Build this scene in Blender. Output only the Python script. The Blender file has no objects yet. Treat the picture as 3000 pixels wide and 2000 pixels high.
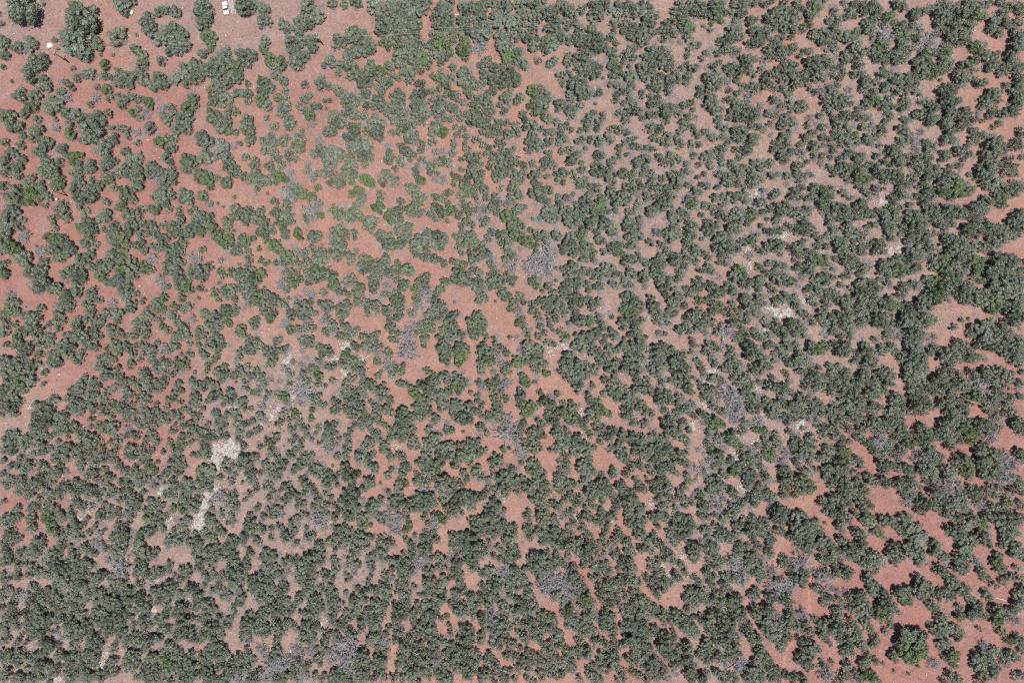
import bpy, bmesh, math, random
import numpy as np
from mathutils import Vector, Matrix

R = math.radians
scene = bpy.context.scene
COL = scene.collection
rng = np.random.default_rng(7)
random.seed(7)

# ---------------------------------------------------------------- camera, sky, sun, exposure
CAM_H, F_PX = 260.0, 2000.0             # flying height (m); focal length in photo pixels (3000 wide)
cam = bpy.data.cameras.new('camera'); cam.sensor_width = 36; cam.lens = 24
cam.clip_start = 1; cam.clip_end = 9000
cam_o = bpy.data.objects.new('camera', cam); COL.objects.link(cam_o)
cam_o.location = (0, 0, CAM_H); scene.camera = cam_o

TO_SUN = Vector((441, -452, 2000)).normalized()
w = bpy.data.worlds.new('World'); scene.world = w; w.use_nodes = True
nt = w.node_tree
sky = nt.nodes.new('ShaderNodeTexSky'); sky.sky_type = 'NISHITA'; sky.sun_disc = False
sky.sun_elevation = math.asin(TO_SUN.z); sky.sun_rotation = math.atan2(TO_SUN.x, TO_SUN.y)
sky.altitude = 1300; sky.dust_density = 1.0
bg = nt.nodes['Background']; bg.inputs['Strength'].default_value = 0.095
nt.links.new(sky.outputs[0], bg.inputs[0])
sun = bpy.data.lights.new('sun', 'SUN'); sun.energy = 5.0; sun.angle = R(0.53); sun.color = (1, 0.97, 0.94)
sun_o = bpy.data.objects.new('sun', sun); COL.objects.link(sun_o)
sun_o.rotation_euler = (-TO_SUN).to_track_quat('-Z', 'Y').to_euler(); sun_o.location = (60, -60, 300)
scene.view_settings.view_transform = 'Standard'; scene.view_settings.look = 'None'
scene.view_settings.exposure = 0.25; scene.view_settings.gamma = 1
scene.cycles.use_denoising = False; scene.cycles.filter_width = 1.15; scene.cycles.max_bounces = 5; scene.cycles.diffuse_bounces = 3; scene.cycles.transparent_max_bounces = 4

# ---------------------------------------------------------------- helpers
def P(px, py, z=0.0):
    """a point at height z seen at this photo pixel"""
    k = (CAM_H - z) / F_PX
    return ((px - 1500) * k, -(py - 1000) * k, z)

def ground_z(x, y):
    return (0.35 * np.sin(x * 0.061 + 1.3) * np.cos(y * 0.053) + 0.25 * np.sin(x * 0.11 + y * 0.083)
            + 0.12 * np.sin(x * 0.23 - y * 0.19 + 2.0))

def tag(o, label=None, cat=None, group=None, kind=None):
    if label: o['label'] = label
    if cat: o['category'] = cat
    if group: o['group'] = group
    if kind: o['kind'] = kind
    return o

def empty(name, loc, rz=0):
    o = bpy.data.objects.new(name, None); COL.objects.link(o)
    o.location = loc; o.rotation_euler = (0, 0, rz); o.empty_display_size = 0.5
    return o

def link(name, me, parent=None, loc=None):
    o = bpy.data.objects.new(name, me); COL.objects.link(o)
    if parent: o.parent = parent
    if loc: o.location = loc
    return o

def mesh_quads(name, V, mat, tint=None, smooth=False, faces=None):
    """V: (n*4, 3) corner points of n separate quads, or give faces"""
    me = bpy.data.meshes.new(name)
    n = len(V)
    if faces is None:
        faces = np.arange(n, dtype=np.int32).reshape(-1, 4)
    nf, k = faces.shape
    me.vertices.add(n); me.vertices.foreach_set('co', np.asarray(V, np.float32).ravel())
    me.loops.add(nf * k); me.loops.foreach_set('vertex_index', faces.astype(np.int32).ravel())
    me.polygons.add(nf); me.polygons.foreach_set('loop_start', np.arange(0, nf * k, k, dtype=np.int32))
    me.polygons.foreach_set('loop_total', np.full(nf, k, np.int32))
    me.update(calc_edges=True)
    if tint is not None:
        a = me.attributes.new('tint', 'FLOAT', 'FACE'); a.data.foreach_set('value', np.asarray(tint, np.float32))
    if smooth: me.polygons.foreach_set('use_smooth', np.ones(nf, bool))
    if mat: me.materials.append(mat)
    return me

class MB:
    """collects simple shapes into one bmesh"""
    def __init__(s): s.bm = bmesh.new()
    def box(s, c, d, rz=0, rx=0, bev=0.0):
        g = bmesh.ops.create_cube(s.bm, size=1.0); vs = g['verts']
        bmesh.ops.scale(s.bm, vec=d, verts=vs)
        if bev:
            es = list({e for v in vs for e in v.link_edges})
            vs = list({v for f in bmesh.ops.bevel(s.bm, geom=es, offset=bev, segments=2, affect='EDGES')['faces'] for v in f.verts} | set(v for v in vs if v.is_valid))
        bmesh.ops.rotate(s.bm, cent=(0, 0, 0), matrix=Matrix.Rotation(rz, 3, 'Z') @ Matrix.Rotation(rx, 3, 'X'), verts=vs)
        bmesh.ops.translate(s.bm, vec=c, verts=vs); return s
    def tube(s, a, b, r0, r1=None, n=8):
        a, b = Vector(a), Vector(b); r1 = r0 if r1 is None else r1
        d = b - a
        g = bmesh.ops.create_cone(s.bm, cap_ends=True, segments=n, radius1=r0, radius2=r1, depth=d.length)
        m = d.to_track_quat('Z', 'Y').to_matrix().to_4x4(); m.translation = (a + b) / 2
        bmesh.ops.transform(s.bm, matrix=m, verts=g['verts']); return s
    def ball(s, c, r, sc=(1, 1, 1), sub=2):
        g = bmesh.ops.create_icosphere(s.bm, subdivisions=sub, radius=r)
        bmesh.ops.scale(s.bm, vec=sc, verts=g['verts']); bmesh.ops.translate(s.bm, vec=c, verts=g['verts']); return s
    def prism(s, pts, z0, z1):
        lo = [s.bm.verts.new((x, y, z0)) for x, y in pts]; hi = [s.bm.verts.new((x, y, z1)) for x, y in pts]
        s.bm.faces.new(hi); s.bm.faces.new(lo[::-1])
        for i in range(len(pts)):
            j = (i + 1) % len(pts); s.bm.faces.new((lo[i], lo[j], hi[j], hi[i]))
        return s
    def mesh(s, name, mat, smooth=False):
        me = bpy.data.meshes.new(name); bmesh.ops.recalc_face_normals(s.bm, faces=s.bm.faces); s.bm.to_mesh(me); s.bm.free()
        me.materials.append(mat)
        if smooth: me.polygons.foreach_set('use_smooth', np.ones(len(me.polygons), bool))
        return me
    def build(s, name, mat, parent=None, smooth=False, loc=None): return link(name, s.mesh(name, mat, smooth), parent, loc)

# ---------------------------------------------------------------- materials
def new_mat(name, rough=0.8, spec=0.3):
    m = bpy.data.materials.new(name); m.use_nodes = True
    b = m.node_tree.nodes['Principled BSDF']
    b.inputs['Roughness'].default_value = rough; b.inputs['Specular IOR Level'].default_value = spec
    return m, m.node_tree, b

def ramp(nt, stops, src):
    r = nt.nodes.new('ShaderNodeValToRGB'); e = r.color_ramp.elements
    while len(e) < len(stops): e.new(0.5)
    for i, (p, c) in enumerate(stops): e[i].position = p; e[i].color = (*c, 1)
    nt.links.new(src, r.inputs[0]); return r.outputs[0]

def noise(nt, scale, detail=3, rough=0.6, coord='Object'):
    tc = nt.nodes.new('ShaderNodeTexCoord'); n = nt.nodes.new('ShaderNodeTexNoise')
    n.inputs['Scale'].default_value = scale; n.inputs['Detail'].default_value = detail; n.inputs['Roughness'].default_value = rough
    nt.links.new(tc.outputs[coord], n.inputs['Vector']); return n.outputs['Fac']

def mix(nt, a, b, fac, mode='MIX'):
    m = nt.nodes.new('ShaderNodeMix'); m.data_type = 'RGBA'; m.blend_type = mode
    for sock, v in ((m.inputs['Factor'], fac), (m.inputs[6], a), (m.inputs[7], b)):
        if hasattr(v, 'is_linked') or isinstance(v, bpy.types.NodeSocket): nt.links.new(v, sock)
        elif isinstance(v, tuple): sock.default_value = (*v, 1)
        else: sock.default_value = v
    return m.outputs[2]

def math_n(nt, op, a, b):
    m = nt.nodes.new('ShaderNodeMath'); m.operation = op
    for i, v in enumerate((a, b)):
        if isinstance(v, bpy.types.NodeSocket): nt.links.new(v, m.inputs[i])
        else: m.inputs[i].default_value = v
    return m.outputs[0]

def foliage_mat(name, stops, warm):
    m, nt, b = new_mat(name, 0.55, 0.35)
    a = nt.nodes.new('ShaderNodeAttribute'); a.attribute_name = 'tint'
    oi = nt.nodes.new('ShaderNodeObjectInfo')
    f = math_n(nt, 'ADD', math_n(nt, 'MULTIPLY', a.outputs['Fac'], 0.62), math_n(nt, 'MULTIPLY', oi.outputs['Random'], 0.38))
    c = ramp(nt, stops, f)
    h = math_n(nt, 'FRACT', math_n(nt, 'MULTIPLY', oi.outputs['Random'], 17.3), 0)
    c = mix(nt, c, mix(nt, c, warm, 1.0, 'MULTIPLY'), h)
    nt.links.new(c, b.inputs['Base Color'])
    tr = nt.nodes.new('ShaderNodeBsdfTranslucent'); nt.links.new(c, tr.inputs['Color'])
    ms = nt.nodes.new('ShaderNodeMixShader'); ms.inputs[0].default_value = 0.10
    nt.links.new(b.outputs[0], ms.inputs[1]); nt.links.new(tr.outputs[0], ms.inputs[2])
    nt.links.new(ms.outputs[0], nt.nodes['Material Output'].inputs['Surface'])
    return m

M = {}
M['juniper'] = foliage_mat('juniper_foliage', [(0.0, (0.052, 0.074, 0.046)), (0.3, (0.116, 0.143, 0.102)), (0.6, (0.176, 0.202, 0.154)), (1.0, (0.262, 0.280, 0.222))], (1.02, 1.0, 0.84))
M['leafy'] = foliage_mat('leafy_foliage', [(0.0, (0.054, 0.080, 0.036)), (0.5, (0.120, 0.165, 0.078)), (1.0, (0.200, 0.235, 0.130))], (0.95, 1.0, 0.8))

def plain(name, col, rough=0.8, spec=0.3, var=0.25, scale=3.0, metal=0.0):
    m, nt, b = new_mat(name, rough, spec)
    f = noise(nt, scale)
    lo = tuple(c * (1 - var) for c in col); hi = tuple(min(1, c * (1 + var)) for c in col)
    nt.links.new(ramp(nt, [(0.3, lo), (0.7, hi)], f), b.inputs['Base Color'])
    b.inputs['Metallic'].default_value = metal
    return m
M['bark'] = plain('bark', (0.13, 0.10, 0.085), 0.9)
M['dead'] = plain('dead_wood', (0.335, 0.320, 0.318), 0.85, 0.2, 0.2, 2.0)
M['pale_wood'] = plain('weathered_wood', (0.46, 0.42, 0.38), 0.85, 0.2)
M['dark_wood'] = plain('creosote_wood', (0.055, 0.042, 0.036), 0.85, 0.2)
M['white'] = plain('white_paint', (0.80, 0.79, 0.77), 0.35, 0.5, 0.04)
M['wire'] = plain('aluminium_wire', (0.55, 0.58, 0.55), 0.4, 0.5, 0.05)
M['steel'] = plain('grey_steel', (0.32, 0.33, 0.35), 0.45, 0.5, 0.1)
M['glass'] = plain('dark_glass', (0.02, 0.022, 0.03), 0.08, 0.5, 0.0)
M['rubber'] = plain('rubber', (0.02, 0.02, 0.02), 0.85)
M['tan'] = plain('tan_board', (0.50, 0.44, 0.37), 0.8, 0.2, 0.1)
M['lamp'] = plain('headlight_glass', (0.7, 0.7, 0.68), 0.1, 0.5, 0.0)
M['pebble'] = plain('pale_stone', (0.47, 0.43, 0.39), 0.9, 0.2, 0.35, 0.7)

def rock_mat():
    m, nt, b = new_mat('pale_sandstone', 0.9, 0.2)
    tc = nt.nodes.new('ShaderNodeTexCoord')
    v = nt.nodes.new('ShaderNodeTexVoronoi'); v.feature = 'DISTANCE_TO_EDGE'; v.inputs['Scale'].default_value = 0.95
    nt.links.new(tc.outputs['Object'], v.inputs['Vector'])
    n = noise(nt, 1.4, 5, 0.7)
    c = ramp(nt, [(0.25, (0.25, 0.205, 0.18)), (0.5, (0.37, 0.335, 0.30)), (0.75, (0.46, 0.435, 0.40))], n)
    crack = ramp(nt, [(0.02, (0.25, 0.18, 0.14)), (0.07, (1, 1, 1))], v.outputs['Distance'])
    nt.links.new(mix(nt, c, crack, 0.8, 'MULTIPLY'), b.inputs['Base Color'])
    bp = nt.nodes.new('ShaderNodeBump'); bp.inputs['Strength'].default_value = 0.5; bp.inputs['Distance'].default_value = 0.15
    nt.links.new(n, bp.inputs['Height']); nt.links.new(bp.outputs[0], b.inputs['Normal'])
    return m
M['rock'] = rock_mat()

def soil_mat():
    m, nt, b = new_mat('red_soil', 0.95, 0.15)
    a = nt.nodes.new('ShaderNodeAttribute'); a.attribute_name = 'soil'
    r = nt.nodes.new('ShaderNodeAttribute'); r.attribute_name = 'stony'
    big = ramp(nt, [(0.3, (0.86, 0.86, 0.88)), (0.7, (1.10, 1.08, 1.05))], noise(nt, 0.16, 4))
    c = mix(nt, a.outputs['Color'], big, 1.0, 'MULTIPLY')
    # lavender grey gravel skins
    g = ramp(nt, [(0.50, (0, 0, 0)), (0.68, (1, 1, 1))], noise(nt, 0.10, 6, 0.72))
    c = mix(nt, c, (0.285, 0.205, 0.190), math_n(nt, 'MULTIPLY', g, 0.55))
    # leaf litter and gravel mottling at hand size
    f = ramp(nt, [(0.34, (0.48, 0.49, 0.52)), (0.5, (1, 1, 1)), (0.66, (1.28, 1.26, 1.22))], noise(nt, 1.5, 6, 0.8))
    c = mix(nt, c, f, 0.85, 'MULTIPLY')
    lt = ramp(nt, [(0.52, (0, 0, 0)), (0.62, (1, 1, 1))], noise(nt, 0.42, 7, 0.82))
    c = mix(nt, c, (0.165, 0.130, 0.120), math_n(nt, 'MULTIPLY', lt, 0.62))
    st = ramp(nt, [(0.52, (0, 0, 0)), (0.66, (1, 1, 1))], noise(nt, 1.1, 6, 0.8))
    c = mix(nt, c, (0.34, 0.30, 0.265), math_n(nt, 'MULTIPLY', st, r.outputs['Fac']))
    dk = ramp(nt, [(0.58, (0, 0, 0)), (0.70, (1, 1, 1))], noise(nt, 0.75, 6, 0.8))
    c = mix(nt, c, (0.17, 0.13, 0.115), math_n(nt, 'MULTIPLY', dk, math_n(nt, 'MULTIPLY', r.outputs['Fac'], 0.7)))
    nt.links.new(c, b.inputs['Base Color'])
    bp = nt.nodes.new('ShaderNodeBump'); bp.inputs['Strength'].default_value = 0.5; bp.inputs['Distance'].default_value = 0.12
    nt.links.new(noise(nt, 2.6, 5, 0.7), bp.inputs['Height']); nt.links.new(bp.outputs[0], b.inputs['Normal'])
    return m
M['soil'] = soil_mat()
M['path'] = plain('trodden_soil', (0.335, 0.168, 0.112), 0.95, 0.15, 0.12, 0.8)

# ---------------------------------------------------------------- the ground, one sheet to the horizon
ZONES = """
gogggooobbbobbo
rrrorooobbbobbo
rrrooooobbbbbbo
rrroooobbbbbbbo
rrrooooobbobbbo
orrbboooobbbbor
brrbbooooobbrrr
rbbbboooooborrr
bbbbbbobrobrrrr
bbbbboooorbrrrr
""".split()
ZC = {'r': (0.276, 0.132, 0.105), 'o': (0.300, 0.160, 0.120), 'g': (0.268, 0.172, 0.147), 'b': (0.262, 0.168, 0.134)}
ZS = {'r': 0.12, 'o': 0.25, 'g': 0.2, 'b': 0.8}

def zone_maps(x, y):
    """soil colour and stoniness at world points, blended between 26 m cells"""
    u = np.clip((x / (CAM_H / F_PX) + 1500) / 200 - 0.5, 0, 13.999); v = np.clip((-y / (CAM_H / F_PX) + 1000) / 200 - 0.5, 0, 8.999)
    col = np.array([[ZC[c] for c in r] for r in ZONES]); st = np.array([[ZS[c] for c in r] for r in ZONES])
    i, j = u.astype(int), v.astype(int); fu, fv = u - i, v - j
    w00, w10, w01, w11 = (1 - fu) * (1 - fv), fu * (1 - fv), (1 - fu) * fv, fu * fv
    c = sum(wt[..., None] * col[jj, ii] for wt, jj, ii in ((w00, j, i), (w10, j, i + 1), (w01, j + 1, i), (w11, j + 1, i + 1)))
    s = sum(wt * st[jj, ii] for wt, jj, ii in ((w00, j, i), (w10, j, i + 1), (w01, j + 1, i), (w11, j + 1, i + 1)))
    return c, s

def build_ground():
    def axis(half, step):
        core = np.arange(-half, half + step / 2, step); out = []; d = step; p = half
        while p < 4000: d *= 1.35; p += d; out.append(p)
        out = np.array(out); return np.concatenate([-out[::-1], core, out])
    xs, ys = axis(262, 1.6), axis(190, 1.6)
    X, Y = np.meshgrid(xs, ys); Z = ground_z(X, Y)
    V = np.stack([X, Y, Z], -1).reshape(-1, 3)
    nx, ny = len(xs), len(ys); i = np.arange(nx * ny).reshape(ny, nx)
    F = np.stack([i[:-1, :-1], i[:-1, 1:], i[1:, 1:], i[1:, :-1]], -1).reshape(-1, 4)
    me = mesh_quads('ground', V, M['soil'], smooth=True, faces=F)
    c, s = zone_maps(V[:, 0], V[:, 1])
    a = me.attributes.new('soil', 'FLOAT_COLOR', 'POINT'); a.data.foreach_set('color', np.concatenate([c, np.ones((len(c), 1))], 1).astype(np.float32).ravel())
    a = me.attributes.new('stony', 'FLOAT', 'POINT'); a.data.foreach_set('value', s.astype(np.float32))
    tag(link('ground', me), kind='structure')
build_ground()

def ribbon(name, pts, width):
    p = np.array([P(*q)[:2] for q in pts]); d = np.r_[0, np.cumsum(np.linalg.norm(np.diff(p, axis=0), axis=1))]
    t = np.arange(0, d[-1], 0.8); x = np.interp(t, d, p[:, 0]); y = np.interp(t, d, p[:, 1])
    k = np.ones(5) / 5; x[2:-2] = np.convolve(x, k, 'valid'); y[2:-2] = np.convolve(y, k, 'valid')
    tx, ty = np.gradient(x), np.gradient(y); L = np.hypot(tx, ty); nx, ny = -ty / L, tx / L
    wob = width * (0.75 + 0.25 * np.sin(t * 0.9) * np.cos(t * 0.37 + 1))
    rows = [np.stack([x + nx * wob * e, y + ny * wob * e], -1) for e in (-0.5, -0.25, 0, 0.25, 0.5)]
    V = np.stack(rows, 1).reshape(-1, 2); V = np.c_[V, ground_z(V[:, 0], V[:, 1]) + 0.02]
    i = np.arange(len(V)).reshape(-1, 5); F = np.stack([i[:-1, :-1], i[:-1, 1:], i[1:, 1:], i[1:, :-1]], -1).reshape(-1, 4)
    tag(link(name, mesh_quads(name, V, M['path'], smooth=True, faces=F)), kind='structure')
ribbon('footpath', [(2385, 1450), (2330, 1500), (2305, 1545), (2290, 1590), (2270, 1640), (2255, 1660), (2212, 1690), (2196, 1712), (2187, 1745), (2184, 1800), (2175, 1850), (2168, 1890)], 1.3)
ribbon('footpath', [(2392, 1650), (2374, 1690), (2370, 1740), (2373, 1800), (2355, 1850), (2320, 1880), (2300, 1900), (2295, 1935), (2292, 2000)], 1.3)

# ---------------------------------------------------------------- foliage lobes
def lobe(seed, n, size):
    """n small leafy sprays over the clumps of a unit crown lobe: corner points (n*4, 3) and a tint for each"""
    g = np.random.default_rng(seed)
    k = 17
    th = g.uniform(0, 2 * np.pi, k); cz = g.uniform(-0.1, 1.0, k); rr = np.sqrt(1 - np.clip(cz, -1, 1) ** 2)
    cc = np.stack([np.cos(th) * rr, np.sin(th) * rr, cz], -1) * g.uniform(0.5, 0.95, (k, 1)); cc[0] = (0, 0, 0.6)
    cr = g.uniform(0.17, 0.36, k); ct = g.uniform(-0.36, 0.36, k)
    which = g.choice(k, n, p=cr ** 2 / np.sum(cr ** 2))
    d = g.normal(size=(n, 3)); d[:, 2] += 0.35; d /= np.linalg.norm(d, axis=1)[:, None]
    p = cc[which] + d * (cr[which] * g.uniform(0.5, 1.15, n))[:, None]
    low = g.random(n) < 0.13                                        # skirts down to the ground
    a = g.uniform(0, 2 * np.pi, n); q = np.sqrt(g.uniform(0.1, 1, n)) * 0.85
    p[low] = np.stack([np.cos(a) * q, np.sin(a) * q, g.uniform(-0.95, 0.1, n)], -1)[low]
    nrm = d * 1.1 + g.normal(size=(n, 3)) * 0.42; nrm /= np.linalg.norm(nrm, axis=1)[:, None]
    u = np.cross(nrm, g.normal(size=(n, 3))); u /= np.linalg.norm(u, axis=1)[:, None]; v = np.cross(nrm, u)
    s = size * g.uniform(0.6, 1.25, (n, 1)); asp = g.uniform(0.55, 1.0, (n, 1))
    u *= s; v *= s * asp
    V = np.stack([p - u - v * 0.4, p + u * 0.3 - v, p + u + v * 0.4, p - u * 0.3 + v], 1).reshape(-1, 3)
    t = np.clip(0.5 + ct[which] + g.normal(size=n) * 0.17, 0, 1)
    return V, t

SMALL = [lobe(100 + i, 430, 0.108) for i in range(8)]
LARGE = [lobe(200 + i, 2300, 0.066) for i in range(5)]

def hidden_collection(name, meshes):
    c = bpy.data.collections.new(name)
    for i, me in enumerate(meshes):
        c.objects.link(bpy.data.objects.new('%s_%02d' % (name, i), me))
    return c

def scatter(name, pts, rot, scl, idx, coll, label, cat):
    """one 'stuff' object: the collection's meshes set on these points"""
    me = bpy.data.meshes.new(name); me.vertices.add(len(pts)); me.vertices.foreach_set('co', np.asarray(pts, np.float32).ravel())
    for nm, ty, dat in (('rot', 'FLOAT_VECTOR', rot), ('scl', 'FLOAT_VECTOR', scl)):
        a = me.attributes.new(nm, ty, 'POINT'); a.data.foreach_set('vector', np.asarray(dat, np.float32).ravel())
    a = me.attributes.new('pick', 'INT', 'POINT'); a.data.foreach_set('value', np.asarray(idx, np.int32))
    o = link(name, me)
    ng = bpy.data.node_groups.new(name, 'GeometryNodeTree')
    ng.interface.new_socket('Geometry', in_out='INPUT', socket_type='NodeSocketGeometry')
    ng.interface.new_socket('Geometry', in_out='OUTPUT', socket_type='NodeSocketGeometry')
    N, L = ng.nodes, ng.links
    gi, go = N.new('NodeGroupInput'), N.new('NodeGroupOutput')
    ci = N.new('GeometryNodeCollectionInfo'); ci.inputs['Collection'].default_value = coll
    ci.inputs['Separate Children'].default_value = True; ci.inputs['Reset Children'].default_value = True
    ip = N.new('GeometryNodeInstanceOnPoints'); ip.inputs['Pick Instance'].default_value = True
    def attr(nm, ty):
        a = N.new('GeometryNodeInputNamedAttribute'); a.data_type = ty; a.inputs['Name'].default_value = nm
        return [s for s in a.outputs if s.enabled][0]
    L.new(gi.outputs[0], ip.inputs['Points']); L.new(ci.outputs[0], ip.inputs['Instance'])
    L.new(attr('pick', 'INT'), ip.inputs['Instance Index'])
    L.new(attr('rot', 'FLOAT_VECTOR'), ip.inputs['Rotation']); L.new(attr('scl', 'FLOAT_VECTOR'), ip.inputs['Scale'])
    L.new(ip.outputs[0], go.inputs[0])
    o.modifiers.new('scatter', 'NODES').node_group = ng
    return tag(o, label, cat, kind='stuff')

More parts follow.
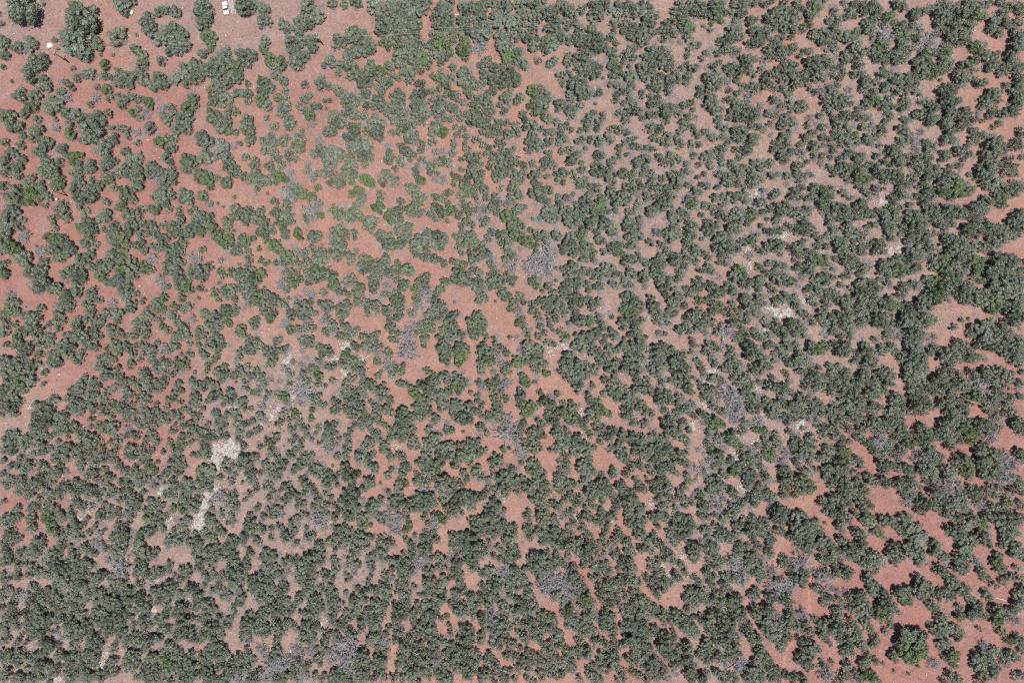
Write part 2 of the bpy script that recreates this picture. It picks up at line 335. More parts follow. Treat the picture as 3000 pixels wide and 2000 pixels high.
# ---------------------------------------------------------------- the survey: every crown clump read off the photograph (x, y, radius in photo pixels, kind)
# one line group per 500-pixel tile (T column row); x,y,radius in steps of 3.19 pixels; d dead, b yellow-green, s shrub, k rock
SURVEY = """
T 0 0
21,8,13 0,14,3 0,22,3 76,18,13 67,9,7 81,24,8 70,40,13 76,50,9 90,41,7 63,34,7 50,37,3s 53,45,2s 67,63,3s 92,50,2s 84,55,2s 103,50,2s 40,4,2s 4,62,3s 125,32,2s 11,75,2s
112,5,8 114,10,5 120,2,5 108,33,9 135,24,7 139,15,6 146,11,6 155,10,6 151,34,9 155,48,5 149,58,5 123,45,6 131,50,6 129,58,6 97,58,5b
3,41,6 6,49,6 16,44,6 28,40,6 22,45,5d 40,54,7 33,60,8 28,72,7 26,64,6 42,75,5 43,82,6 36,83,4 20,83,5 17,89,6 32,88,5 47,93,6 53,97,5 46,102,6 52,110,3 28,100,7 33,108,5 22,105,5
62,76,4 72,73,5 80,70,4 83,66,5 66,80,4 57,83,5 88,79,3 92,69,4d 107,64,4 102,70,5 110,74,6 117,71,7 113,68,5 118,78,6 96,70,4 98,82,6b 100,91,5 62,90,5d 88,90,5d
108,87,4 113,92,6 120,88,5 126,90,5 112,97,4 128,70,7 133,76,6 132,64,4d 140,78,6 146,71,7 149,78,6 155,73,4d 135,95,6b 127,98,4 122,104,5b 127,108,4 134,104,5d 148,99,5d 152,108,7 156,100,5 138,118,7
62,104,6 70,108,7 77,110,5 83,96,5 88,105,6 98,105,5 97,113,4 64,116,4 86,122,10 79,128,6 96,136,8 105,128,6 112,118,5 117,120,5 104,117,4 118,127,3 127,131,4 126,122,4d 65,124,5b 52,118,5d 58,137,5 53,133,3d
5,108,7 10,105,4 10,116,6 20,125,4 16,115,5 35,120,7 30,127,5 40,133,7 45,130,5 35,140,6 42,145,5 4,131,5 18,133,6 10,140,7 20,145,6 5,150,6 15,153,5 45,152,7 55,150,5 68,146,7b 62,142,4 72,152,5
82,153,6 98,151,7 105,148,4 116,140,6 128,144,6 120,148,6 115,154,5 126,155,5 140,153,5 147,131,5b 153,137,4 152,145,5 155,155,5 152,127,4
T 1 0
4,11,6 29,10,9 31,18,8 6,28,7 12,31,6 5,40,7 13,42,7 8,48,5 35,32,7b 37,40,6b 38,46,4b 69,8,9 65,3,7 75,5,6 87,8,8 87,19,7 84,23,4 92,25,2s 127,5,9 124,12,5 135,13,7 150,4,6
105,23,5 106,29,4 117,20,5 118,27,6 128,22,6 137,18,5 110,40,6 120,40,6 128,37,7 131,43,5 115,50,7 123,52,6 115,58,6 120,60,4 87,38,6 86,46,6 92,55,6b 100,57,6 95,60,5 98,70,5 104,74,5
154,36,6 152,44,5 147,56,7 155,60,6 141,60,4 154,67,4 70,50,7 77,53,5 72,58,5 64,49,4 50,50,7 46,55,6 56,57,6 62,62,5b 50,62,5 25,58,6 30,50,5 30,63,5 22,62,6 38,55,4 16,67,6 8,70,6 3,76,5 3,82,3d 14,78,5b 25,72,6 12,62,5
40,66,7 45,72,6 37,82,5b 44,80,5 52,78,6 55,73,6 62,70,6 48,86,6 50,93,6 40,93,6 36,97,4 55,100,5 60,104,4 53,104,4 70,78,4 68,86,5 73,85,5 62,86,4 70,92,4 82,72,4 86,76,6 92,81,5 84,84,6 82,92,5b 88,97,6 82,96,4 98,90,5 105,92,5 102,100,6 107,97,5 88,108,4 100,105,4 105,85,3
20,90,5 18,97,4 15,102,6b 22,98,4 13,110,6 18,107,5 13,118,6 8,112,4 2,103,5 3,118,5 3,127,4 1,138,5 40,105,7 37,110,5 45,113,6 52,112,5 52,120,5b 47,117,6 60,122,4 70,112,6 71,120,7 72,127,5
28,125,5 27,131,6 36,130,5 33,137,4 30,143,6 35,142,3 46,133,6 50,136,4 45,141,5 53,145,6 54,152,6 60,155,4 67,145,4 58,134,4d 64,132,3 13,147,6 20,150,6 12,153,4 0,150,3
94,116,4 93,124,4 108,108,5 110,113,6 106,118,4 120,120,3 84,128,5 86,137,6 92,131,5 95,140,5 102,128,5 107,127,4 95,145,4 100,143,3 120,128,5 118,136,5 112,134,4 110,140,6 107,146,4 116,146,4 76,147,4 75,153,5 90,152,5 101,152,4 108,150,3d
122,76,4 139,75,6 138,82,4 146,79,4 122,90,5 127,88,3 118,96,4 123,100,5 130,98,5 137,98,3 128,106,5b 130,113,5d 141,93,3 147,91,3 153,84,5 143,100,2s 150,105,6 147,110,5 154,112,6 148,118,5 144,123,5 150,123,5 136,128,6d 115,123,4d 127,122,3d 138,139,6 148,140,7 147,150,8 130,140,4 155,145,6 126,151,4d
T 5 3
13,5,7b 16,9,6 8,6,4 2,2,4 5,19,6 8,24,5 22,14,4 20,18,4 26,22,5b 30,8,5 35,10,5 42,14,5 47,20,4 48,5,6 52,12,7 60,17,8 57,25,7 63,22,6 52,35,7 60,38,6 62,44,5 55,32,6 38,32,6 36,38,6 42,42,5 38,46,4
3,33,8 10,38,8 17,45,8 18,52,5 8,45,6 0,55,4 10,60,4d 15,62,6 20,65,5 18,70,5 76,28,5 78,36,7 85,40,6 72,38,4 80,50,5 82,56,5 88,60,4 77,55,4 85,3,5 95,4,6 88,15,4 95,18,6 98,22,6 105,10,7 112,8,6 118,12,5b 110,5,4 100,30,6 108,27,6 104,36,6 97,44,6 95,52,5 100,52,5 118,22,6 122,28,5 105,50,4d 112,45,6d
123,3,6 133,8,6 142,10,7 147,17,6 137,18,5 153,5,5 140,25,6 147,30,7 137,30,5 152,37,6 155,40,5 132,40,5 130,47,6b 136,52,6 118,55,5 124,60,6 130,65,5 142,58,5 138,63,4 147,60,4b 151,60,4b 150,50,4 62,63,7 67,68,6 57,68,5 63,76,6 50,73,6 43,74,6 47,80,5b 53,82,4b 75,77,6 80,73,5 70,82,5 76,88,5b 86,72,5 90,78,5 97,70,5 92,65,5 102,75,5 105,68,5
110,82,5 115,88,7 112,95,6 120,95,5 122,73,5 125,80,4 98,88,4 100,95,5b 133,90,6 132,98,5b 140,92,5 146,92,6 140,100,5 150,75,6 155,70,5 153,85,6 150,100,5d 27,75,6 30,82,7 25,88,6b 35,88,6 25,95,5b 32,97,5 5,78,6 10,85,6 5,90,6 13,90,5 10,100,5 15,107,5b 3,108,5 30,110,5 5,115,5 8,122,5 35,103,3
50,112,9 60,115,9 47,123,8b 57,128,9b 62,122,8 50,132,7b 72,105,5 82,98,6 80,105,6 88,108,6 95,108,6 97,115,5 78,112,5 84,120,5 80,125,3 20,115,4 18,122,5 22,120,5 15,132,5 20,138,5 37,131,5 10,140,5 5,150,5 15,150,6b 20,155,5 38,146,2s 51,149,2s 28,139,2s 60,142,2s 75,140,6d 86,135,5 92,134,6b 93,140,5b 88,129,5 88,148,4 95,153,5 85,155,4
116,107,3s 137,110,6 142,118,5b 150,115,5 155,120,5 120,122,5d 128,127,5 115,132,6 112,140,5 118,140,5 125,135,5 133,130,5 138,137,6 130,143,5 143,132,5 120,148,6 128,152,5 150,133,5 155,127,4 150,150,5 155,150,4 115,155,4
T 2 0
3,3,5 13,2,5 28,5,7 35,8,6 45,5,6 52,4,6 60,3,6 67,6,7 47,12,6 56,12,6 64,14,6 70,11,5 77,4,8 82,3,4 35,20,6 40,17,5 47,20,6 54,20,6 62,20,6 68,22,6 36,28,7 44,28,6 52,28,5 60,28,6 66,28,5 71,30,4 40,38,5 46,35,6 53,34,5 43,42,3 62,35,4
10,32,7 20,30,6 5,36,5 14,38,6 24,36,6 29,40,5 27,45,5 20,45,6 10,46,7 6,50,4 14,51,5 2,42,3 16,53,4
51,43,5b 58,40,5 64,40,6 70,38,5 74,41,4 52,50,6 58,48,5 65,46,5 71,47,5 54,57,6 61,55,5 68,55,6 75,55,6b 80,57,5 72,62,4 79,61,4 58,64,5 63,68,6 66,63,4 61,75,4 75,66,3 78,52,5 
91,5,5 97,6,6 95,12,5 88,8,4 100,3,5 86,17,5 92,16,6 99,18,5 86,24,5 93,24,6 100,24,4 86,32,5 92,32,6 98,33,6 84,38,4 90,41,6b 97,42,5b 100,48,5b 88,50,6 82,44,4 94,52,5 90,58,4 86,46,4 104,28,5 107,32,4 103,38,3
113,8,6 120,4,4 116,14,5 110,18,5 113,22,6 120,18,5 124,10,5 130,8,6 129,16,6 125,25,5 132,24,6 124,33,6 131,33,6 136,30,4 118,28,5 110,27,4 115,38,5b 110,43,5 113,50,6b 118,45,5 108,47,4 115,55,4 128,44,7d 133,3,5 142,4,5
148,8,6 154,5,6 145,14,6 152,14,6 147,21,7 154,20,6 141,16,4 150,3,4 154,34,6 148,38,7 145,43,6 153,43,7 150,50,6b 155,52,5b 152,58,5
27,58,5 27,64,5 44,60,4 47,63,3 35,65,5b 41,66,5b 47,70,4 53,72,3 38,72,5 44,74,5b 34,80,4 41,78,6 36,84,4 8,58,6 3,62,5 12,64,6 9,69,5 18,70,6 24,72,4 20,78,6 26,77,4 22,84,5 30,71,4
4,87,5 10,90,4 4,96,5 13,95,5 18,91,4 8,101,5 3,106,4 12,106,5 22,98,4 21,107,4 2,112,4 14,115,4b 8,118,5 12,123,6 6,126,5 14,130,6 8,135,5 14,138,5 10,142,4 22,133,6 28,135,4 24,140,6 19,146,5 27,146,4 8,150,8 4,154,5 14,154,4 23,152,4 0,140,2
36,92,6 30,97,4 38,98,5 25,96,3 28,114,7 36,114,6 26,121,6 34,123,6 37,128,4 31,108,5 32,105,3d
45,89,4 52,88,5 57,90,4 55,96,4 47,98,6 52,100,5 43,104,5 49,106,6 56,104,5 50,112,5 57,112,4 62,100,4d 48,122,4 54,122,5 58,118,5 62,125,6 68,122,5 65,115,6 66,130,4 60,130,3
70,77,4 74,78,4 68,84,4 74,85,5 66,90,4 69,89,4 78,86,3 66,97,5 73,95,5 78,97,4 68,103,6 75,103,6 68,111,5 74,112,5 80,106,4 
85,68,4b 88,73,4b 92,67,5 95,75,5 90,80,4 99,80,4 103,62,5 108,68,4 100,71,4 96,87,4 86,84,4 84,92,5 90,93,5 86,99,4 94,97,4 88,106,6 95,107,5 84,114,3 85,120,5 94,121,5b 90,114,4 103,86,5 108,85,4 105,90,4
112,65,5 119,68,5 114,74,6 121,76,5 116,82,5 124,80,4 118,89,4 112,93,4 119,95,4 125,90,4 101,98,5 106,104,5 103,110,4 110,108,4 116,104,4 104,118,4 118,112,5 112,118,4 107,125,4 104,131,4 115,124,4 114,132,4 126,110,5 122,103,5
128,60,5 135,58,5 132,68,5 140,63,5 146,65,5 138,73,5 145,74,4 130,78,4 135,86,4 142,82,5 148,78,4b 133,93,5 128,99,5 136,98,5 140,102,4 130,106,5 137,108,4 127,114,5 133,114,5 130,121,4 124,128,4 130,131,4 135,124,3 140,118,4 143,111,4 137,135,3b
154,68,6 152,75,6 156,78,4 150,88,5 155,86,4 147,95,4 154,93,5 150,102,3 154,98,4d 147,105,3 146,115,4 152,113,4 142,124,4 148,122,4 154,124,5 142,133,4 148,130,4 148,139,5 154,139,4 140,141,4
55,134,4 60,138,5 44,140,4 43,147,5 48,144,4 54,146,4 56,150,4 50,155,3 43,136,4d 72,133,4 73,139,4 67,142,3 75,148,4 63,146,3 70,152,3 79,150,4d 68,155,3 84,131,4 86,140,4 88,147,4 84,154,5 94,140,5d 95,147,4b 99,152,4 92,151,3 104,141,4 105,136,3 111,146,3 116,138,4 119,145,5 125,142,4 121,152,5 128,150,5 132,140,3 138,147,4 137,154,4 145,148,5 152,147,5 148,154,5 156,153,4
T 3 0
5,5,5 12,4,6 10,12,6 4,15,5 20,5,5 28,2,4 25,10,6 24,18,5 18,14,5 32,14,5 38,10,6 36,17,5 44,8,5 52,6,6 52,12,5 46,3,4 42,18,5 5,22,5 12,22,5 20,22,4 10,30,5 20,29,5 3,28,5 3,36,4 15,37,5 20,43,6 22,36,4 33,27,5 40,26,5 37,32,5 43,32,5 50,20,5 50,26,4 58,15,4 52,38,4 48,36,4
32,38,5b 38,40,6 28,43,4 30,48,4 42,37,4 60,30,5 66,28,5 62,37,6 68,36,5 65,44,5 57,36,4 75,27,5 78,33,5 72,42,4 80,39,5 78,45,5 84,42,4 73,30,4 60,22,4 55,22,3
65,8,5 72,3,4 77,9,6 83,7,7 79,17,5 74,18,4 90,10,5 87,2,4 100,3,5 104,5,3 98,13,5 107,4,4 112,8,5 117,10,5 114,14,4 119,3,3 125,2,2 104,13,5 102,22,5 94,22,4 96,28,4 104,28,5 108,22,4 112,26,5 118,30,5 115,35,5 108,33,4 121,26,4
92,34,5 96,40,4 89,37,3 90,47,5 91,55,5b 95,62,5b 90,62,4 97,67,5 92,69,4 104,50,5 109,45,4 102,55,4 112,46,5 118,42,4 124,38,4 112,52,5 107,62,3 127,7,3 127,14,5 133,14,4 125,20,5 130,22,5 127,28,4 132,32,4 137,28,4 142,24,5 140,33,4 146,29,4 151,32,3
150,10,4 154,4,4 147,17,4 153,18,5 154,26,5 156,14,4 148,38,3d 155,38,4d
5,50,6 10,57,6 3,58,4 12,62,4 3,68,6 5,75,5 18,45,3 24,56,4 35,58,5 39,55,4 34,61,3 52,51,4 53,57,5 57,54,4 62,52,5 60,60,4 64,67,4 70,50,5 69,58,5 76,60,5 80,62,4 73,70,5 68,65,4 78,66,5 84,72,2s 75,48,3
45,70,5 52,68,5 48,77,4 55,77,5 53,85,5 60,80,6 67,78,5 62,88,6 68,88,4 56,92,4 63,95,5 72,85,4 78,86,3 82,85,3 59,72,4 65,74,4
20,85,5b 27,82,5 24,91,5 32,90,5 8,90,6 3,92,4 43,96,5 48,97,5 42,102,3 55,100,5 55,106,4 50,95,4 27,102,7 22,98,4 17,98,4b 30,107,4 20,105,4 10,104,4 12,111,4 73,106,4 77,104,3 77,95,2s
130,47,6 138,47,5 125,52,5 145,52,5 138,57,5 146,58,5 126,60,4 132,58,4 141,63,4 120,60,5 130,66,5 118,68,4 123,72,5 132,74,4 138,70,4 130,80,5 135,80,5 143,78,5 145,72,4 145,86,4 150,68,4 155,62,3 153,72,5 148,76,4
105,70,5 110,70,5 103,72,4 92,78,4 100,80,4 98,87,4 95,93,4 107,84,4 112,80,4 108,90,4 104,95,4 112,95,4 99,104,5 107,104,5 112,103,4 106,110,4 117,102,4 120,90,3 121,84,3 128,89,4 133,90,5 126,97,4 130,95,4 135,95,4 140,98,4 118,92,3
140,105,5 146,100,5 143,110,4 150,98,4 153,105,5 155,112,4 127,107,5 122,110,3 133,105,4 126,118,4 132,115,4 137,120,5 131,126,4 137,131,5 145,130,4 150,127,4 143,123,4 155,120,4 155,134,4 144,140,4d 148,143,4 136,144,5 130,139,4 138,150,4 145,150,3 152,147,4
4,115,5 6,122,5 12,118,4 18,115,6 20,124,5 16,132,5 22,131,5 15,138,4 23,138,4 27,118,4 33,110,5 40,112,4 46,116,5 38,120,5 45,124,4 32,122,4 35,130,4 30,134,4 34,140,4 42,130,4 46,137,4 50,128,4 36,146,5 40,151,4 50,113,3 55,118,3 60,130,4 64,128,3 53,138,4 57,145,5 54,150,4 63,142,4 68,137,3 72,131,3 64,149,3
67,112,3 72,110,4 80,112,5 83,106,4 64,119,4 70,117,4 72,127,3 78,118,4 80,128,4 78,133,3 88,126,4 93,130,3 90,120,4 99,120,5 103,122,3 93,116,3 99,136,4 104,133,3 108,128,4 111,133,4 114,126,3 108,122,3 106,142,3 118,135,4 125,136,4 78,142,5 84,143,4 90,148,4 95,148,4 80,150,5 74,152,4 90,155,4 117,148,5 124,147,5 122,154,4 112,150,3 86,155,4 98,143,3
4,148,4 2,155,4 12,153,4 20,150,4 28,148,4 2,136,3b 65,155,4 30,155,4
T 4 0
8,3,6 15,4,5 20,9,6 12,13,6 22,14,4 32,3,6 36,6,5 32,13,6b 38,12,4 36,19,3 48,4,5 55,4,5 60,3,4 45,12,5 52,13,5 50,18,4 57,14,4 66,4,4 72,3,4 77,5,4 82,2,3 4,22,6b 8,27,4b 4,32,5 3,14,4 2,8,4
27,22,3s 19,24,2s 24,28,3 48,26,5 63,20,5 68,18,3 66,28,5 72,30,6 62,38,5 70,38,6 76,35,4 66,44,4 35,40,5 42,36,5 48,36,5 54,34,4 33,47,5 40,45,5 46,48,4 52,48,4
92,4,4 88,12,6 82,18,6 78,20,4 95,13,6 102,10,5 90,20,6 98,20,6 105,18,4 84,26,4 95,28,5 102,27,5 105,4,5 108,8,3 113,24,4 110,28,3 118,23,3 115,10,5 120,12,5b 118,17,5 125,3,5 120,3,4 130,1,3 100,33,3
83,38,5 90,36,5 79,45,5 87,43,5 93,45,4 80,52,5 88,52,4 74,56,4d 92,52,4 102,44,5 107,50,4 100,49,4 112,48,4 118,48,3 123,32,5 130,30,5 128,38,6 135,34,5 138,40,5 132,46,4d 142,36,4 140,10,4 135,19,4 145,17,4 142,25,4 138,27,3 150,16,4 153,8,4 154,14,4 148,2,3 140,47,4
153,34,6 148,36,4 152,50,6 156,46,4 150,54,4 120,58,6 127,55,5 117,62,5 125,65,6 132,60,5 124,72,5 131,72,4 136,55,4 140,62,4 145,60,4 148,67,4 144,72,4 138,70,4
10,42,4 16,40,3 5,44,3 5,52,4 22,49,4 18,52,3 4,58,3 8,63,5 5,70,5 12,60,3 4,75,4 10,35,3d
25,70,5 32,68,5 28,76,6 36,74,4 20,69,3 30,60,4 34,58,3 22,62,3d 18,83,5 25,82,4 32,80,5 16,88,4 27,88,3 42,63,5 48,60,5 46,68,5 54,65,5 50,74,5 60,62,5 62,55,5 58,57,4 65,68,4 70,64,4 56,52,4
55,80,4 62,79,4 68,78,4 52,86,4 62,86,5d 66,84,4 60,92,5d 44,83,3 42,76,4d
80,70,5 75,72,4 78,78,5 86,70,5 92,74,5 95,67,5 100,60,5 94,58,4 88,64,4 100,68,4 85,80,4 93,82,4 100,80,5 104,77,5 98,86,4 108,72,4 112,68,4 110,76,3 115,74,3 74,80,4
118,80,4 122,85,4 128,84,4d 135,80,5 142,80,5 138,88,6 132,92,6 140,95,5 132,100,4 145,88,4 150,90,4 153,83,4d 147,98,4 136,104,3
83,92,5 88,92,5d 72,98,4d 86,100,4d 92,96,5 98,95,4 106,95,4 110,98,5 108,102,3 100,102,5 95,108,5 88,106,4 103,110,5 80,105,4 82,112,4 93,116,5 100,118,5 76,118,4 70,106,4 114,115,5 118,108,4d 126,106,4 124,114,4d
25,93,6 30,98,5 22,98,4 27,103,4 36,100,4 40,92,4 45,92,5 50,95,5 47,102,5 55,98,5 60,100,5 43,107,4 52,108,4 58,106,5 63,110,4 65,102,4 34,108,4 30,112,4 38,117,4 32,117,3 48,120,4 55,121,5 62,117,3 68,117,4
3,97,4 8,95,4 10,102,3 6,108,4 3,115,4 8,118,4 12,108,4d 12,124,4 20,122,4 25,125,4 30,128,4 37,127,4 43,129,4 50,127,4 54,128,4 65,127,5 60,130,4 8,132,4 14,134,4 33,136,4 40,136,4 50,138,4 60,138,5 64,134,4 22,144,5 28,142,4 35,144,4 25,152,4 10,145,4 4,150,4 14,153,3 45,150,4 49,155,5 58,152,4 64,151,4 70,149,4 74,153,5 80,150,4 52,145,3 36,152,4
82,124,4d 85,132,4 94,126,5 97,132,5 92,134,4 84,138,4 92,143,5 98,142,5 104,138,4 108,133,4 110,140,4 95,148,4 115,127,4 112,124,3 120,122,4 127,118,4 130,125,4 122,135,5 128,134,4 122,143,4 128,142,4 135,128,4 140,122,4 138,134,4 144,128,5 150,125,4 145,134,4 140,140,4 152,132,4 147,120,4 152,119,4 108,153,5 115,150,3 128,150,4d 137,145,3 136,153,4 145,147,4 152,145,4 150,152,5 145,155,4 155,140,4 143,112,5 150,105,5 155,108,4 147,108,4 138,108,4 141,116,4 154,96,4 148,114,4
T 5 0
3,3,4 9,3,4 15,3,4 22,4,4 10,10,5 18,10,5b 24,10,5 22,17,5 30,16,5b 35,14,5b 38,19,4b 14,20,5 18,26,5 12,27,5 27,22,4 40,4,5 46,5,4 38,5,4d 32,28,5d 28,33,6d 20,35,5d 3,15,4 2,32,4b 4,27,4
58,12,5 63,11,4 68,10,4 74,8,5 82,4,5 88,8,6 80,13,6 85,15,5 94,5,4 92,12,4 100,11,6 97,18,4 105,8,5 108,16,4b 113,15,5b 118,14,4b 122,15,4 108,23,4 103,22,4 110,2,5 118,3,4 125,3,4 133,2,4 138,3,4 124,4,4
45,25,6 48,32,6b 40,32,5 52,38,5 45,38,5 58,34,4b 53,25,4 55,22,3 62,27,5d 68,35,6d 72,40,6d 66,42,5d 76,30,4 80,24,5 76,23,3 85,30,5 88,22,4 95,25,5 92,33,6 100,32,6 96,40,5 88,38,5 103,38,4 105,28,4
130,20,6 138,18,6 134,28,5 127,28,4 143,22,5 148,24,4 138,10,4 145,8,5 152,5,5 155,12,4 154,20,5 152,38,6 156,32,5 149,30,4 154,45,5
5,46,6 10,50,5 4,55,5 8,60,4 3,62,3 24,43,5b 30,45,5b 20,47,5 26,52,5 33,50,4 38,50,5 43,47,5 50,45,5 30,57,4 40,57,4 20,56,3 48,52,4 55,44,4
70,50,6 80,48,5b 88,48,5b 85,56,5 90,58,4 60,57,5 67,55,6b 63,64,6 72,62,6 78,65,5b 68,70,5b 75,70,4b 82,60,5 87,63,4 63,70,4 84,44,4 4,68,4 9,68,3 28,63,3s
112,45,5b 118,42,5 120,50,6 112,55,6 108,62,4 103,60,5 113,64,4 125,53,5 130,60,6 135,64,5 125,63,4 98,62,3 132,50,4 140,60,4 145,52,6 150,56,5 143,66,4 136,70,4 145,48,4 152,65,6 156,72,5 150,70,4
97,70,6 104,70,6 100,76,4 94,70,4 115,75,6 122,76,4 112,72,3 127,86,6 133,86,4 122,92,5 118,98,5 126,97,5 130,104,5 125,106,4 137,104,6 145,104,5 150,104,3 135,112,4 128,117,3s 145,85,5 152,83,6 155,90,5 148,92,5 153,76,5 152,97,4 141,79,4 134,92,4 112,93,1s 80,74,2s
12,75,6 10,81,5 20,76,5 26,70,5 32,68,4 38,75,5 44,72,5 50,72,5 30,82,5 22,85,5 14,88,5 12,95,5 20,93,6b 26,97,5 35,90,4 42,84,5 48,84,4 54,82,4 60,86,4 47,92,5 52,95,4 44,100,5 38,97,4 57,78,4 63,94,3 5,100,3 3,105,4 32,77,4 55,68,4 60,75,4d
80,84,6 86,80,5 92,84,6 84,90,6 92,92,6 98,92,4 88,97,5 80,96,4 72,95,4 70,100,3 76,100,5 62,103,5 58,107,4 66,108,4 72,107,5 78,108,4 70,114,4 90,104,6 87,112,6 96,106,5 103,105,6 108,112,5 100,115,5 95,120,4 113,110,4 118,110,3 115,104,4d 110,120,4
7,108,4 13,107,4 10,116,5 18,116,5d 27,117,4 32,112,4 28,122,4 22,125,4 12,129,5 3,125,4b 5,133,4 35,106,3 45,110,4 50,112,3 45,120,5 52,122,4 43,128,4 48,130,4 33,103,3 24,133,3
85,126,4 90,122,5 84,132,4 92,130,4 67,132,4 72,133,5 70,138,4 63,121,4d 57,130,5d 58,138,5d 110,126,5 107,132,4 117,124,4 113,130,3 82,140,4 88,140,4 85,146,4 82,148,3 100,140,5 106,142,4 102,147,3 96,138,3 33,136,3 38,140,5 33,141,4 43,136,4 60,147,5 67,145,5 55,152,4 62,155,4 70,153,4 77,153,4 90,152,4 97,153,4
153,120,5 156,126,4 125,135,6 133,134,6 122,142,5 130,141,5 122,150,5 130,152,5 117,154,4 138,140,4 145,135,5 152,135,4 150,130,4 147,145,4d 142,147,4 148,152,4 155,145,4 140,154,4 125,128,4
5,145,5 14,150,5 22,145,4 28,150,4 10,154,4 35,152,4 42,148,5 48,145,4 20,155,4 4,154,3
T 0 1
5,4,4 14,4,6 17,7,4 1,2,3 43,2,7 50,3,5 54,12,7b 50,13,5 58,8,4 38,1,4 28,7,5 25,13,5 31,18,6b 24,20,5b 28,26,7b 36,13,5 38,17,4 42,24,5 36,26,4 41,32,4 4,14,6 3,22,4 14,15,5 10,24,5 16,22,5 16,28,4 21,29,3
66,1,4 74,5,4 72,12,5 69,18,5 73,24,5 80,27,5 83,20,8 88,18,5 87,25,4 91,13,5 86,7,3 83,1,4 100,9,6 104,5,4 105,15,4 97,6,4 96,0,3 110,3,5 121,5,5 127,9,6 120,20,5 113,18,5 114,24,4 125,14,5 122,28,5 118,25,4 129,2,4 112,34,5
140,3,6 145,8,5d 148,2,5 153,8,6 156,3,5 148,19,5 153,22,6 155,30,5 147,30,6 144,38,6 152,35,5 137,34,4 140,26,3 127,38,5 120,40,6 127,44,4 116,42,4
11,37,6 7,45,7 5,53,6 14,48,5 20,45,4 10,57,4 17,53,4 3,48,5 22,60,7d 4,63,6 3,72,5 12,70,6b 8,66,4 18,72,5b 15,76,4 22,83,7 26,80,4 3,87,5 4,95,6 6,84,3
53,36,5 58,32,4 60,38,6 61,45,5 48,45,5 55,40,4 49,53,4 42,60,4b 50,62,6b 57,63,5 54,69,6 63,72,6 60,76,4 46,75,5 50,80,5b 38,72,4d 36,76,4d 40,83,5 45,84,4 57,82,4 55,78,4 30,92,6 37,92,6 34,97,4 41,97,4
73,33,4 78,38,5 79,45,4 82,52,7 78,53,5b 88,55,4 82,63,7 80,70,4 89,69,4 69,50,2s 96,42,8 97,30,4 100,40,5 96,54,4 104,51,4 101,59,5 107,57,5 106,64,5 113,64,5b 117,59,4 120,54,6 123,48,5 118,66,4 132,49,5 139,52,5 130,58,4 136,58,4 143,60,4 127,70,5 132,72,5 141,69,4 145,72,4 150,50,4 155,55,5 152,62,6 150,70,5 156,72,6 154,79,4 131,66,4 143,55,4
83,78,5 78,84,4 83,88,5 73,82,5 72,88,6 66,92,6 74,95,5 68,100,5 60,95,5 76,102,4b 70,107,6 72,113,6 66,114,4 60,102,4d 90,85,5 95,90,5 88,90,4 92,97,5b 97,95,4 102,83,6 96,82,4 103,75,5 112,75,5b 108,70,3 121,84,5 117,80,3 112,90,7b 120,92,6 118,100,5 124,98,4 108,98,6 104,103,6 112,106,6 117,109,5 97,103,4 110,83,4 127,90,5
133,85,4 135,92,6b 131,92,4 140,91,4 142,80,5d 137,84,4d 152,86,4 155,92,5 155,84,4 148,100,6d 146,101,3
40,105,7 36,110,6 43,105,4 48,108,5 54,105,6 58,102,4 50,112,5 60,117,6 65,123,4 57,122,5 52,125,4d 64,128,4 53,132,5 50,137,5b 58,138,5 46,142,3 54,143,4 70,137,5 67,142,5 74,142,5 70,147,4 85,110,5 81,116,5 79,122,5 84,127,4 90,121,5 84,134,6 92,138,6 80,138,4 87,142,5 80,130,4 95,133,3
9,115,5d 10,120,6 8,125,5b 14,123,4 12,132,6b 3,133,5 6,139,5 16,128,4 38,127,5 24,125,1s 30,135,5 36,136,4 22,133,4 28,142,5 13,142,5 20,148,6 5,148,5 26,150,4 36,147,4 33,152,5 15,154,5 42,150,5 48,153,4 60,152,4 67,150,4 75,150,6 70,155,3 85,150,4 90,152,5 82,155,3
103,122,5d 100,130,5 107,130,5 97,127,3 107,137,4 115,117,6 122,122,5 118,125,5 125,113,4 130,120,4 116,127,5b 121,129,3b 104,147,6 110,150,4 115,153,4 100,145,3 147,115,5b 145,122,5 143,128,4 148,126,4 152,117,4d 150,108,4d 155,107,3 155,132,5d 135,128,5 132,134,6 127,139,5 132,142,5 140,135,5 146,137,4 148,143,4 153,146,4 126,150,4 133,152,5 122,152,4 126,144,4
T 1 1
3,4,4 3,10,4 15,0,4 22,3,5 30,4,5 25,10,5 35,8,6b 37,14,4b 42,7,4 52,9,7 50,13,5 58,3,5 65,5,5 63,2,4 76,6,6 82,9,7 80,16,4 88,9,5 91,12,3 93,2,5 100,5,6b 105,9,4b 110,3,5d 112,9,4d 98,11,4
110,19,6d 105,22,5d 118,14,4d 113,16,5 115,22,4 113,27,5d 122,20,6b 128,25,6b 135,30,4 133,4,4 130,9,4 142,3,5 150,3,5 155,8,5 137,15,4b 147,12,4b 125,0,4 154,14,4
14,24,6 17,29,5 10,28,4 2,25,4 30,23,5 33,30,4 28,20,3 43,30,2s 48,33,2s 58,24,2s 89,21,2s 7,36,4 8,42,4 17,38,3 22,36,4 30,42,6 36,43,5 34,48,4 22,44,4 20,51,5 27,57,5b 24,48,4 15,57,5 8,47,4 28,52,3 39,55,6 36,51,4 40,61,4
